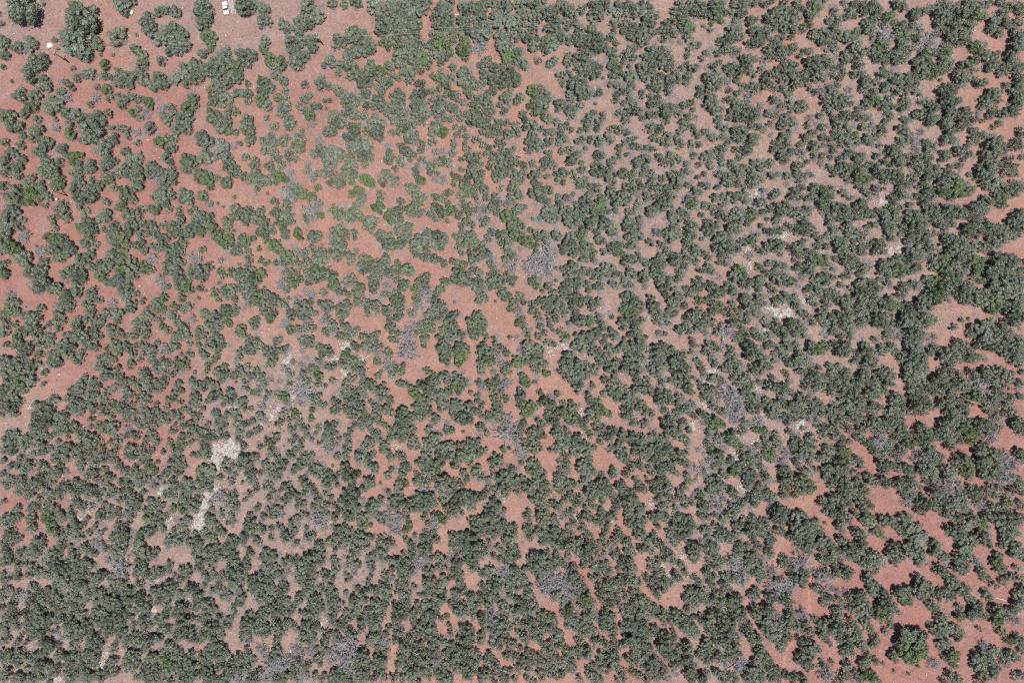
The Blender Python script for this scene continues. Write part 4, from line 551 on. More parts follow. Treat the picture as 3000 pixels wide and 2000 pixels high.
84,60,5d 83,68,5 74,63,3 87,73,4d 74,74,4 70,76,3 102,65,4 95,61,3d 98,74,4 103,72,3 113,65,4b 117,70,4 110,72,4 113,80,4 118,78,4 129,71,4s 92,74,1s 90,78,1s 101,80,1s 104,82,1s 109,84,1s
40,66,4 44,68,4 52,67,5 58,66,4 62,70,4 60,76,4 65,77,4 50,72,3 63,83,4 62,89,3 42,76,5 45,82,4 40,82,4 35,76,4 50,87,4 46,90,4 48,78,4 37,88,4 42,90,3 32,82,4 33,88,4
17,76,4 12,78,4 22,80,4 18,86,5 24,85,4 10,85,4 3,82,4 3,76,3 8,92,5b 4,98,5 12,95,4 20,92,3 28,86,4 30,92,3 9,101,3
28,98,4 34,96,4 30,103,5b 34,105,4 25,105,3 19,104,3 73,88,3 77,82,4 71,85,4 80,80,3 67,98,4 95,88,4 93,94,4 88,93,4 83,97,3 87,87,2d 90,104,4 94,102,4 92,98,3 110,92,4 113,89,3 120,92,4 125,86,4 125,80,4 135,85,3 137,79,3 135,92,3 130,89,2
145,80,5 150,77,4 145,87,5 152,85,4 155,90,3 142,93,4 150,94,4 148,99,5d 154,104,4 143,97,4d 110,103,4b 115,101,4b 120,98,4 108,105,3 112,106,3 122,105,4 128,108,4 130,103,3 98,102,1s 104,96,1s
51,110,5 48,116,5 53,118,4 50,108,3 65,108,5 70,108,5 77,107,4 66,116,4 72,115,4 75,120,4 62,115,4 60,123,3 74,127,4 70,122,3 47,126,4 53,129,4 43,125,3 57,115,3
8,109,4 5,113,4 12,114,4 9,119,4 3,106,3 3,118,3 30,117,6 36,118,5 33,124,5 30,130,5 36,130,4 28,137,4 26,120,4 38,125,4 35,136,3 27,128,4 3,126,4 4,134,4 17,130,5 14,134,4 20,136,4 10,133,3 18,140,4 24,147,5 10,143,5 3,143,4 15,147,4 20,152,5 8,152,5b 13,154,4b 3,154,4b 23,155,3
97,108,4 102,113,4 95,115,4 88,112,4 85,112,3 105,112,3 98,120,4 93,122,4 100,125,4 96,126,3 88,117,4 83,121,3 90,133,4 87,134,3 107,125,1s 104,117,3
118,110,4 115,116,4 120,115,4 125,110,4 113,120,3 126,113,3 128,118,4 134,115,4 138,117,4 132,122,4 140,122,5 145,120,4 148,125,4 143,128,5 150,128,4 145,132,4 153,124,3 154,132,3 120,128,3 125,132,5 130,134,4 124,138,3 122,125,3 149,114,2s 137,124,3
78,131,2 76,137,4 72,142,4 68,146,3 66,130,2 57,138,3 55,142,3 46,142,4d 50,140,4 42,145,4d 37,149,4 38,154,3 60,145,4 55,150,4 58,152,4 62,152,4 48,155,3
104,134,4 108,136,4 100,136,3 92,140,4 90,145,3 98,145,4d 105,143,3 112,141,5 120,141,4 117,146,4 123,149,4 118,152,4 104,148,4 102,153,4 88,153,4 93,152,4d 80,152,3 78,155,3 95,155,4
133,138,4 137,143,4 143,141,4 147,144,3 135,147,4 145,150,4 140,153,4 150,152,4 131,152,4 154,146,3 155,155,3
55,95,5k 50,100,5k 57,104,4k 43,97,4k 43,113,4k 41,107,4k 39,101,3k 41,134,4k 36,141,4k 32,149,4k 92,70,3k 98,62,3k 57,61,3k 80,78,3k 108,17,4k 111,51,3k 61,97,4k 28,153,3k 83,77,2k 150,15,3k 116,41,2k
T 2 2
20,3,4 26,6,5 33,3,5 24,2,4 12,3,4 14,8,3 43,9,4 33,11,4d 33,18,5b 4,12,5b 8,18,6 14,18,4b 4,22,5 12,25,4 20,19,3 17,28,5 20,32,3 9,33,4 60,5,7d 65,8,5d 56,12,5d 61,13,5d 76,4,3 46,20,5d 44,25,5d 50,26,5b 56,28,4b 47,30,4 55,22,3 34,31,4 37,27,2s 24,25,1s
93,3,5 98,4,4 90,5,4 92,12,5 99,12,5 95,17,5 105,12,4b 109,5,5 115,6,4 108,16,5b 114,14,4b 110,20,4b 130,5,5 128,10,4 136,10,5 142,4,4 149,5,4 145,10,4 152,12,5 132,16,5 127,19,3 138,16,4b 130,23,5 140,20,4 148,21,5d 136,22,4b 130,28,4 148,26,4 154,22,4 140,28,4d 149,29,4 155,28,3
25,38,5 20,40,4 10,35,5 5,40,5 12,45,5 4,47,4 18,45,4 27,43,4 31,44,4 39,41,4 37,47,5 42,46,4 20,51,5d 35,54,5d 44,55,5 39,52,4 27,57,4 32,60,4 20,60,4 10,54,5 5,55,4 11,60,5 4,64,4 10,67,5 20,66,5b 18,62,4 24,70,4 22,77,5 26,79,4 36,63,4 42,63,5 45,67,3 33,68,5 30,73,4 34,72,4 40,78,3b
53,39,4 58,39,4 62,42,4 66,46,5b 70,51,5b 66,50,3 72,36,3 78,28,4 76,27,3 84,30,4 82,36,5 78,40,5 73,41,3 87,38,5 94,32,5 97,36,4 90,35,4 80,45,5 86,44,5 84,51,5 92,50,6 89,57,5 94,59,5 91,63,3 75,55,5 72,60,6 70,65,4 80,63,5 78,67,3 87,70,5 84,75,4d 100,45,5b 104,40,5b 110,40,5b 108,34,5 105,31,4 112,36,4b 107,46,4 112,29,3d
55,65,5 53,71,5 59,63,4 65,71,5 72,72,4 60,74,6 52,78,5 58,82,6 66,80,4 55,88,5 68,82,4 67,90,5 64,95,4 70,96,3 47,85,4 44,83,4 30,87,5 27,93,5 33,84,4 40,95,5 38,100,4b 35,90,3 44,91,3 8,81,4 12,77,3 5,88,4 8,93,4 4,97,3 7,100,4 5,105,4 4,112,3
105,57,5 110,60,5 118,60,6 123,63,5 103,66,4 106,70,4 114,71,7 120,73,5 111,67,4 98,75,4d 97,81,5 101,82,4b 128,68,4 134,68,4 140,70,6 142,65,4 126,55,4 119,48,3 125,50,4 131,57,3b 128,60,3 140,52,5b 150,53,4b 145,58,5 147,46,4 130,42,5d 127,38,4 136,40,4b 142,36,4 145,40,5 139,44,5 150,40,4d 144,33,3 153,38,4d 128,80,5 134,83,4 131,77,3 112,83,2s
152,82,7d 150,75,5d 155,88,6d 146,82,4d 153,70,4d 149,99,4b 156,98,2
81,83,5 84,88,5 80,94,5 90,87,4 85,95,5 78,98,4 93,98,6 90,103,5 97,95,5 102,97,5 96,105,6 91,110,5 102,105,5 108,98,5 114,96,5 112,104,6 118,103,5 120,95,5 127,92,4 125,97,4 120,99,3 127,104,4b 130,101,4 118,91,3 106,113,5 120,112,4 112,120,5 115,125,4 110,130,4 125,119,6 128,125,4 122,122,4
20,98,5 19,105,6 25,108,5 16,110,5 22,112,4 30,103,3 30,117,5 27,115,3 6,118,5 10,123,6 15,121,4 4,125,3 8,130,4 43,122,5 47,118,3 46,106,5 43,102,3 52,103,4 55,107,5 59,113,5 57,120,5 56,127,4 62,118,4 60,132,4b 53,135,5 57,128,4 68,120,3 36,130,2s 25,130,6 22,134,4 29,127,4
78,105,5 76,113,6 82,118,6 88,120,5b 84,112,4 78,121,4 85,126,3 72,130,5 75,136,5d 80,128,4 70,126,3 78,139,4d 92,130,6 96,128,5 90,136,5 98,134,5 104,130,5 105,138,4 100,140,4 92,140,3
138,110,5 144,112,5 142,107,4 147,108,4 140,118,4 140,124,5 136,128,4 145,124,4 135,136,5 142,138,6 138,144,4 148,130,6 152,135,5 155,125,6 151,140,5 155,116,4 148,120,3 132,139,3
114,140,6 120,143,5 110,146,6 117,150,6 104,148,5 125,145,5 100,153,5 108,153,5 128,142,4 120,153,4 138,153,5 143,151,5 134,156,4 148,155,3
6,140,5 12,142,6 16,138,4 5,147,5 10,150,5 15,154,5 4,155,4 20,145,4d 22,150,4d 18,134,3 8,135,4 28,148,5 33,150,4 36,145,4 26,153,4 31,155,4 40,137,4d 43,139,3 46,144,3b 50,143,5 55,142,4 60,150,4 63,148,4 68,148,4 55,150,5 50,153,4 45,153,4d 66,153,3 53,147,3 72,143,5 78,143,5 85,145,4 72,152,5 80,151,5 86,151,4 93,146,4 94,152,3 60,155,4 78,156,3
3,7,3k 18,15,3k 2,28,3k 52,97,2k 149,145,2k 117,144,2k 5,4,3k
T 3 2
12,5,5 18,4,5 8,8,4d 24,6,5 15,12,6 22,12,6 28,10,4 18,18,5 25,18,6 30,20,4 22,24,4 32,2,4 38,2,3 45,1,4 25,28,3 33,28,4b 3,16,4 7,20,5b 10,18,3 9,32,4 13,37,5b 8,30,3 21,39,3
52,14,5 55,20,6 48,22,4 48,28,5 55,28,6 62,22,5 60,30,6 66,28,6 70,22,5 58,38,5 52,36,4 60,44,5 66,36,4 68,32,4 75,24,5 77,28,4 74,40,4b 80,20,4 50,35,3 63,40,4
60,4,5 66,6,5 72,4,4 75,10,6 82,15,5 80,8,4 85,3,5 90,5,5 95,8,4 88,13,4 86,20,4 90,24,5 97,20,5 95,27,4 102,5,6 108,12,6 105,18,5 112,5,6 118,4,5 116,12,5 122,8,4 118,18,5 110,24,6 116,25,6 103,26,4 122,15,4 113,29,4
132,6,5 138,5,5 132,12,5 137,14,5 143,10,4 148,8,4 152,13,5 150,20,6 155,22,5 135,20,4 128,22,4 130,28,4 137,25,5 143,25,4 135,33,4 140,37,4 148,28,4 153,32,5 155,40,4 152,38,4 126,25,3 145,37,3
86,35,4 90,38,4 95,33,4 97,40,5 92,45,5 98,48,4b 95,52,4 85,48,3 105,44,4 108,50,5 104,55,5 110,58,5 103,63,5 108,65,5 115,55,4 105,70,4 112,74,4b 117,63,4 110,70,4 114,46,4 117,38,5 120,42,6 124,36,4 126,45,5 115,33,3 122,48,4 102,68,3 120,58,4 124,62,4 128,66,4 121,65,4 135,50,5 142,48,5 138,55,5 144,57,4 140,64,4 138,44,4 145,50,4 134,55,3
7,46,4 6,52,4 10,49,4 9,60,5 13,65,5b 18,62,5b 21,60,3 6,57,3 12,55,3 27,48,4 30,55,5 26,57,4 35,50,4d 40,53,4d 38,58,5 36,64,5 33,69,4 42,62,4d 46,65,5b 55,55,3b 56,62,5 53,68,5b 58,70,4 52,73,4 48,68,4 45,58,4 43,48,4 42,70,5 40,75,5 35,75,3 56,75,3 40,82,5 45,85,5 50,83,4 62,58,3d
70,50,5 74,55,4 80,57,5b 76,62,5 82,62,6b 87,66,4 72,65,5 70,70,4 78,70,5b 67,73,4 62,75,4 67,80,4 72,84,4b 62,72,3 80,75,4 78,80,4 83,79,3 82,86,4 81,91,3 76,77,3
155,50,4 152,57,4 155,62,4 150,68,4 153,72,3d 140,75,5 145,78,6 148,85,6 152,82,5 155,90,5 155,76,4 124,76,4 120,76,4 127,80,3d 148,73,4
11,75,4 8,80,3 5,75,3d 24,70,3d 28,76,4 25,75,3 22,82,5 27,85,5 10,83,5 15,87,5 7,88,4 20,90,5 12,93,5 17,97,5 24,95,5 22,102,5 27,100,3b 4,95,4d 8,100,5d 10,105,4d 7,111,3b 3,88,4 2,80,4d
46,90,5 50,95,5 43,95,4 42,99,4 36,100,3 47,102,4b 52,88,4 55,93,5 60,90,5 62,97,5 57,100,5 67,95,5 72,95,5 70,100,5 62,103,3 75,98,3 52,107,4 50,112,4 45,110,4 54,108,3 90,85,5 88,90,4 92,95,4 90,100,4d 94,82,3 85,86,3 50,117,3
102,87,5 100,93,5 104,100,5 98,98,4 102,107,5 106,110,4 100,105,3 108,92,3 112,90,5 118,88,5 115,96,5 120,95,5 112,102,4 118,103,5 125,100,5 122,106,5 110,85,4 126,92,4d 130,88,4 135,92,5 140,90,5 130,98,5 136,100,6 143,98,5 140,106,5 147,104,5 133,108,5 128,110,4 125,115,4 137,115,5 142,113,5 148,112,4 130,120,4 138,121,4 145,118,4 152,103,4 154,110,4 150,100,3 116,112,4 118,117,4 108,120,4 104,122,4 110,116,4 113,126,3 150,120,4
68,112,6 72,110,5 63,117,5 72,118,6 68,125,6 75,122,5 62,112,4 66,130,4 73,130,4 82,128,5 84,133,5 88,130,4 78,135,5 80,140,5 72,137,5 68,138,4 86,138,4 84,146,4b 76,143,4 70,142,4 83,122,3
94,118,4 95,125,4 92,122,3 98,130,2 101,131,3 93,135,4 92,141,4 98,136,4 104,135,5 108,138,5 100,142,5 106,146,6 112,145,5 98,150,4 105,153,4 116,149,4 110,152,4 95,145,3
117,130,4 120,136,4 115,136,3 126,129,3 123,126,2 130,129,3 135,128,4b 140,126,4 143,130,4 136,136,5 142,137,5 146,136,4 137,143,4 144,144,4 140,150,5 136,152,4 148,146,3 132,135,4 153,138,4 154,145,4 150,153,4 133,146,3
18,112,5 22,115,5b 16,118,4 25,118,4 20,122,5b 10,125,5 7,128,4 14,132,5 12,138,4 18,136,5 24,130,5 30,125,4 28,133,5 33,130,4 20,142,5 28,142,5 34,140,4 24,147,4 30,147,4 2,118,3 2,133,3 4,138,4 5,131,3 32,120,3
42,125,5 46,122,4 48,128,5 43,133,5 50,133,4 55,130,4 58,132,3 40,128,3 52,120,4d 45,138,4 44,118,3
36,150,4 40,148,4 43,153,4 50,145,4 53,142,4 48,150,4 56,148,4 62,142,4 60,150,4 63,147,3 72,150,4 76,153,4 68,153,3 82,155,4 25,155,5 32,155,4 15,156,3 118,155,5 95,156,4
65,66,2k 48,5,3k 35,9,2k 63,85,2k 128,149,2k
T 4 2
10,3,4 9,10,3 3,14,4 15,20,4 18,24,4 12,18,3 22,3,4 28,4,4 22,10,5 28,12,5 27,18,5 32,8,4 30,22,4 20,8,4 3,25,4 3,33,5 5,42,5 8,47,4 3,38,4 38,4,4d 43,8,4 46,12,5 42,14,4 48,18,5 44,22,5 50,22,4 38,25,4 42,28,5 50,27,4 22,30,4 10,34,3 15,37,2 50,1,3
30,33,5b 36,35,4 26,34,4 55,33,5 60,36,5 52,38,5 58,42,5b 62,40,5b 48,34,4 55,45,4 60,50,4 54,48,4 66,50,4 18,43,5 24,42,4 22,48,5 28,47,5 26,54,4 20,52,4 37,42,6d 44,46,6d 48,52,5d 38,50,5d 52,57,5d 45,60,5d 52,65,6d 48,72,5d 42,66,5d 55,62,4d 43,54,4d
62,58,5b 67,55,5 65,63,5 69,60,4 62,52,4 60,4,5 66,7,5 62,12,6 70,12,5 75,6,4d 78,4,4 82,4,4 74,17,5 66,22,5 72,25,5 80,23,4 63,25,4 68,30,4 75,22,4 84,13,4 85,17,3 90,8,5 94,3,4 97,7,4 92,13,4 72,38,3 77,39,3 82,34,4 85,40,5 80,42,4 88,43,4
105,3,4 100,18,5 97,20,4 103,22,4 108,14,5 110,20,5 113,17,4 108,10,3 106,28,3 112,29,4 94,29,3 98,32,2 96,38,3 95,45,4 100,47,4 90,50,4 93,40,4 88,52,3
118,4,5 122,7,5b 127,8,5b 130,3,4b 118,8,4 134,5,4 140,3,4 145,8,6 150,5,5 153,10,4 148,12,4
120,22,5 125,25,4 118,28,4 120,32,5 115,38,5 122,38,5 113,42,4 127,33,4b 130,36,4 135,22,5 142,23,5 138,28,5 145,30,5 150,28,4 135,33,4 142,36,5 138,42,5 148,35,5 154,33,4 145,44,5 150,42,5 155,40,4 138,48,4 152,48,5 145,52,4 135,38,4 122,45,4d 118,50,4d 130,42,4
106,52,4 110,48,4 108,56,4 113,54,4 100,60,5 105,64,5 110,65,4 103,57,4 110,70,3 78,53,4 80,60,5 84,58,5 87,63,4 78,66,4 85,68,4 92,60,4b 90,55,4 75,56,3 95,68,4 100,70,4 97,75,4 103,72,3 92,70,3 110,80,2
118,57,4 122,62,4 118,65,5 128,60,5 132,65,5 135,70,5 128,68,5 124,72,4 120,70,4d 115,70,3d 125,55,4 140,58,4d 140,65,5 146,62,5 152,60,5 148,70,5 142,75,5 150,78,5 155,70,5 155,82,4 135,80,4 130,85,4 128,78,3 138,88,4 143,85,4 148,88,4 153,92,4 155,65,4 147,92,3 133,77,4 124,78,3 140,81,4 
5,58,4d 10,60,4 3,62,4 8,65,3 28,60,4 33,62,4 38,65,4 15,64,4 12,70,4 20,68,4 25,70,4 20,75,4d 26,76,5 33,75,5b 30,80,4b 37,77,3b 24,82,4 2,75,3 5,82,4 3,88,4b 4,94,3 28,58,4
56,75,4 57,80,3 54,78,3 46,85,4 43,88,5 48,90,5 50,94,4b 44,93,4b 52,85,3 48,81,3 24,86,4 22,95,4 26,98,5b 28,103,4 33,105,5 37,103,4 33,112,4b 34,88,4 36,92,4d 31,92,4d 38,98,4d 68,73,4d 72,75,4d 66,80,4b 72,82,4b 77,82,4 70,78,4d 62,76,4d
76,88,4 75,94,4 78,98,4 82,102,5b 76,105,4 84,106,4 80,108,4b 70,97,3 86,86,4b 88,92,4b 84,90,4 87,97,3 55,97,4 55,103,4 58,108,5b 63,110,5 68,108,4 62,100,4d 65,103,4d 70,103,2d
99,84,4 103,90,5 100,95,4 106,95,5b 102,100,4 110,97,5 107,103,5 115,95,5 120,92,4 117,88,4 122,98,3 112,104,4 118,105,4 123,108,4 114,108,4d 118,85,3 108,108,4 116,111,3 95,102,5d 100,106,4d
133,97,5 137,100,5 132,105,6 138,108,5 135,115,6 145,100,5b 152,103,5b 150,107,4b 145,112,6 150,118,5 143,122,5 154,120,5 132,125,4 138,128,5 148,128,5 153,130,5 145,133,5 140,120,4 155,110,4 138,132,4 130,120,3
3,104,4 5,110,4 3,116,3 10,113,3d 15,100,4d 20,103,3d 4,123,4 7,129,4b 3,135,4 25,110,5d 20,118,5d 16,122,4d 24,124,4d 12,128,4d 30,115,4 28,117,4d 38,120,4 36,113,3 40,125,3b
45,112,4 50,115,5 47,120,5b 52,120,3b 44,108,3 60,122,5 65,125,5 62,130,5 66,120,4 60,135,3 72,117,4 76,122,5 77,125,4b 70,114,3 77,129,4d
92,110,5d 90,117,4 94,120,4 97,115,3 106,113,4 110,118,4 114,120,4 108,110,3 124,117,3 103,110,3 88,118,3
95,125,5 100,124,5 105,128,5 98,130,5b 103,134,5 93,130,4 97,138,4b 102,140,4b 95,143,4 92,135,4 88,129,4d 112,128,5 118,130,5 113,134,5 120,133,4 110,137,4 117,137,4
26,128,5 30,130,5 28,135,5 34,130,4 25,138,4 38,132,4 36,138,4 33,138,3 3,145,4 8,148,4 3,152,4 10,142,4d 15,142,5b 18,148,5 14,138,3 20,153,5 25,150,4 32,150,4d 38,145,4d 36,152,4d 28,145,4d 48,138,4 50,143,4 44,137,4 55,148,4 52,150,4 50,155,5 46,152,4
72,134,4 70,138,4 76,140,4 73,144,4 80,138,5 84,142,5 82,137,4 78,147,3 83,146,3 66,145,4 68,150,4 64,148,3 58,146,3 62,142,3 88,150,3 90,153,5 86,156,4 95,156,4
130,145,5 135,150,5 128,150,4 140,142,5 147,140,6 145,148,5 152,145,5 138,155,5 148,155,5 153,138,5 155,150,4 130,155,4
27,27,3k 20,58,3k 46,102,2k 64,93,2k 72,67,2k 67,42,2k 54,111,2k 56,135,2k 108,76,4k 9,77,3k 54,132,2k 24,37,2k
T 5 2
10,5,5 13,12,6 18,8,5 20,15,4 15,20,5 10,22,4 20,22,4 4,12,4 3,18,4 28,5,5 30,10,5 36,8,4d 40,10,4 38,4,4d 33,3,4 52,5,5 58,5,5 48,12,5 55,12,6 50,20,5 58,20,6 45,15,4 63,10,4 62,4,4d 64,18,5 52,27,6 60,28,6 66,26,4 50,35,5 57,35,6 65,38,5 52,43,5 60,45,6 68,42,4 55,52,6 65,48,5 55,60,6 62,58,5 68,55,5 55,66,4 63,65,4 72,58,4 62,52,4 72,48,4
76,5,4 80,8,4 72,8,4 70,11,3 85,12,6 92,12,6 90,20,5 98,18,5 95,4,5 103,4,5 100,10,5 88,18,5 108,10,5 106,17,4 112,15,5 118,15,4 115,5,5 122,5,4 128,5,5 135,5,5 142,4,5 140,10,5 147,8,6 153,5,5 150,15,6 155,15,5 147,18,4 153,22,4 155,29,3
85,28,5 90,27,5 92,34,5 98,30,5 80,35,5 76,38,4 85,38,5 100,38,5 108,30,4 112,32,4 105,36,4 95,42,5 88,45,5 82,44,4 78,48,5 75,42,4 92,48,5 100,44,4 104,42,4 82,55,5 88,55,5 90,62,4 80,60,4 97,55,4 105,58,5 98,63,4 103,65,5 88,67,5 93,68,5 85,75,5 92,75,6 100,72,5 85,65,3
122,30,6 128,28,5 135,30,6 142,32,5 122,35,5 130,37,6 138,40,5 118,28,3 145,36,4 117,40,5d 112,42,4d 121,44,4d 130,48,6 137,50,5 128,55,5 138,58,5 143,55,5 146,62,5 138,66,4 130,60,4 142,66,4 112,50,5b 110,46,4b 118,53,4 122,58,5 124,64,4b 107,52,4b 128,67,4d 133,66,4d 146,50,4 134,71,4
154,38,4 152,44,4d 155,50,4 153,36,3 150,73,5 153,78,5 148,76,4 155,85,4 
5,33,4 10,32,5 3,40,5 8,40,4 3,50,5 10,28,4 22,30,4 27,28,4 33,27,5 38,32,4 28,35,5 34,38,4 20,35,5 14,38,4 20,42,5 15,46,5 25,43,4 22,48,5b 28,46,4b 30,42,4 12,50,4 17,52,4 35,27,3
3,58,5 8,58,5 5,65,5 12,63,5 17,58,4 20,60,4 25,62,4 3,72,4 10,70,5 17,68,4 20,73,5 5,80,4 3,87,4 10,82,4 15,78,4 24,75,4 8,90,4 13,92,4b 15,95,3b 27,62,3
37,52,5 42,52,5 45,57,4 38,58,4 33,63,4 30,67,4d 38,65,5 43,65,4 48,65,4 35,72,5 40,73,5 46,72,4 33,78,5 40,80,5 45,78,4 36,84,4 43,85,5 40,90,4 48,84,4 29,72,4 26,80,5 20,82,4d 25,88,5d 30,92,5d 22,93,5d 27,97,5d 18,100,4 22,103,4 24,108,4 33,96,4 30,102,4 35,100,4b 40,102,4 42,107,4d 28,105,3 45,100,4
50,87,4 55,86,3 52,95,5b 48,94,3b 60,93,4b 65,92,4b 60,78,5 65,82,5 58,82,4 68,86,5 74,85,4b 70,90,4 62,88,4 78,87,4 85,87,5 82,83,4 90,88,5 88,93,4 92,95,5 97,92,4 87,98,3 76,76,2s 80,80,4
95,82,4 100,80,5b 105,78,5 98,88,4 105,85,5b 110,82,5b 112,90,5b 105,92,4b 118,80,5 122,76,5 128,78,5 118,87,4 126,84,4 132,80,4 120,72,4 115,75,4 108,72,4 127,90,5d 130,86,4d
66,97,5 72,98,5 66,105,6 73,105,5 78,105,4 70,112,6 78,112,4 65,118,6 72,120,5 60,120,4 67,127,4 76,125,4 62,112,4 75,130,4 58,103,4d 55,108,4d 80,115,4 82,106,4
93,105,2 95,108,4 92,112,4 100,107,4 105,108,4 101,103,3 98,115,5b 106,115,6b 92,120,5 85,118,4 88,124,4 100,122,4b 105,124,4 120,98,5 116,103,5 125,103,6 122,110,6 130,108,5 117,115,5 128,118,6 133,112,5 120,122,5 128,125,5 135,120,4d 134,102,4 114,108,4
140,104,5d 145,112,5d 150,115,5d 140,115,4d 142,122,5d 145,127,5d 137,128,5d 138,108,4d 153,103,5 155,108,4 152,125,5 155,130,4 149,135,4 153,138,5 145,137,4
4,108,4 5,114,4 8,110,3 3,122,4 4,128,4 12,124,4 16,128,5 20,130,4 15,122,3 28,115,5 33,112,4 30,120,4 36,115,4 38,108,4 27,127,4 32,128,4 30,132,3 42,112,4 48,118,5 43,120,4 50,125,5 55,130,5 45,128,5 42,133,5 50,135,5 58,135,4 48,140,5 55,140,4 53,145,4d 50,148,4d 55,122,4
5,135,5 10,133,4 8,140,5 14,140,4 5,147,5 13,147,5 10,153,5 17,152,4 2,140,4
60,147,5 65,150,5 62,142,3 68,146,4 72,152,4 62,155,4 57,150,4d
75,140,5 80,135,5d 85,132,6d 90,135,5d 85,125,4 93,128,4 97,133,5d 80,143,4 88,142,5 95,142,5 100,140,4 82,150,5 92,150,6 100,150,5 78,153,4 87,153,5 103,155,4 78,147,4
105,133,4 108,138,5 112,140,5 110,145,4 114,136,4 125,132,4 123,138,4 130,135,4 132,143,4 127,142,4 135,135,3 122,144,3 140,143,4b 144,147,4b 125,150,5 130,153,5 122,155,4 137,152,4 142,155,4 155,152,4 153,147,3 113,150,4d 116,147,4d
T 0 3
4,5,5 10,5,5 17,3,4 3,12,5 11,10,4 28,5,5 30,10,4 27,15,5 32,8,3 12,19,5 6,17,4 16,24,5 4,24,5 10,28,4 2,29,4 45,3,5b 50,3,4 42,7,4b 45,13,5b 50,10,4 47,18,4b 59,5,5 65,3,5 58,2,3 69,8,4 76,12,4 69,13,5 73,15,4 62,17,5 80,4,3 93,3,5 100,4,5 108,3,5 116,3,5 122,2,4 120,10,3 
55,20,5 60,22,5 68,22,5 56,28,4 58,33,4 65,31,4 75,23,4 82,18,4 88,13,4 92,20,5d 88,28,5d 94,30,5d 80,30,4 76,34,4 84,36,4 88,38,4 98,34,3 98,17,2 92,34,3d
108,13,4 112,20,6 105,24,5 110,28,5 116,25,4 107,35,5 112,33,4 105,40,4d 110,38,4 133,18,5 126,22,4 138,18,5 142,12,5 148,10,4 137,4,5b 145,3,4 152,3,4 148,18,4 128,30,6 126,37,4 135,38,6 142,36,5 140,42,4 133,44,4 155,27,5 121,18,3d 118,12,3d
35,26,5 40,28,4 30,29,4 38,32,4 28,35,4 33,38,5 24,42,5 18,40,4 15,35,4d 8,37,4 4,45,5 10,45,4 3,34,4 8,42,3 16,48,4 22,48,4 29,50,5 33,54,4 27,57,4 38,55,4 20,34,3 13,55,4 17,60,4 8,62,4 2,56,3 4,62,4
48,35,5 52,38,5 45,40,4 42,46,5 50,45,5 55,50,6 60,54,5 48,52,5 44,57,4 52,60,5 57,62,5 62,64,5 55,68,4 50,67,4 68,40,5 62,46,4 66,47,4b 70,48,4 65,36,3 73,55,5 68,60,5 72,67,5 78,68,4 66,70,4 80,52,5 77,58,4 83,48,5 87,49,4d 78,46,4 75,50,4
88,63,5 84,60,4 92,58,5 87,70,4 92,75,5 95,82,5 88,83,5 82,76,4 78,80,4 80,73,3 97,57,4 103,60,5 108,52,5d 112,48,6d 106,47,4d 112,57,4d 116,52,5d 108,66,5 115,66,5 104,70,4 110,74,5 117,74,5 122,72,4 102,80,5 108,83,4 113,82,4 119,80,4 100,44,4d 116,58,3
126,46,4 128,54,5 133,58,5 138,61,4 128,66,4 132,50,4 140,53,3 147,55,4 145,58,3 153,49,4 155,55,4 150,52,3d
129,78,5 132,84,5 127,88,4 137,80,4 124,82,4 135,88,4 131,75,3 145,72,5 150,70,5 155,68,5 148,79,5 154,78,5 153,84,4 143,83,3 
8,70,5 5,77,4 15,77,4 17,72,3 3,70,4 12,83,4 28,68,4 25,76,5d 33,72,4 38,75,4 43,72,4 40,80,4 44,78,3 35,83,4 28,85,5 22,80,4d 32,79,3 50,78,5 55,82,5 47,85,4 52,90,5 58,84,4 62,79,4 65,88,4 60,90,3 44,88,4 38,90,5 33,88,4 70,77,4 68,83,3 74,86,3b 72,80,3
3,88,4 10,90,4 14,93,4 6,97,4 20,95,4 12,100,4 3,105,5 7,110,4 17,104,4 24,100,4 25,92,4 38,97,6 32,95,4 30,103,5 25,108,5 33,108,4 37,113,5 30,115,4 43,104,4 46,98,4 40,108,4 45,110,3 51,108,3 25,119,4 3,118,4 8,115,3 18,115,3 15,120,3
74,96,5 66,96,4 78,94,4 62,100,4 68,104,5 60,108,5 72,108,6 78,104,5 84,104,4 66,114,5 60,114,4 70,119,5 64,122,4 52,100,4 56,95,4 70,88,4 75,112,3
88,92,5 96,92,5 92,100,5 98,104,6 94,108,4 103,98,5 108,95,5 114,92,5 110,102,5 117,98,4 112,108,4 105,106,4 100,112,4 122,95,3 118,88,4 108,88,5 102,88,4 95,98,4 86,98,3 120,102,4
130,100,5 136,96,5 142,96,4 133,106,5 140,103,4 145,100,3 150,95,4 154,92,5 152,100,4 148,106,4 155,107,4 146,108,3 128,112,5 122,113,4 132,117,4 138,118,5 143,117,4 147,115,3 126,120,5 120,118,4 133,123,4 138,122,3 154,122,5 151,127,3
112,112,5 108,116,4 115,118,4 106,120,3 103,126,4 116,122,3 82,114,4 87,117,5 92,119,4 83,122,4 88,124,4 80,118,4
42,122,5 48,123,5 38,120,4 53,120,3 45,127,4 55,133,5 62,135,5 68,132,5 60,140,4 66,142,4 55,142,4 75,134,5 80,130,5 86,133,5 88,139,4 82,140,4 72,140,4 70,127,4d 85,127,4 78,147,4
20,128,5 12,130,5 6,130,4 3,135,4 10,137,5 18,137,5 25,133,4 32,130,4 38,130,4 30,137,4 25,142,4 37,140,5 43,142,5 35,147,5 30,150,4 40,152,4 46,148,4 10,148,6 4,143,4 3,153,5 18,148,4 17,153,6 24,152,3 33,155,4 45,155,3 51,148,3
101,138,4 106,136,3 98,144,4 103,147,4 97,150,4 108,146,2 60,150,4 65,154,4 70,150,4 80,152,5 88,150,6 92,155,4 75,145,4 64,147,3
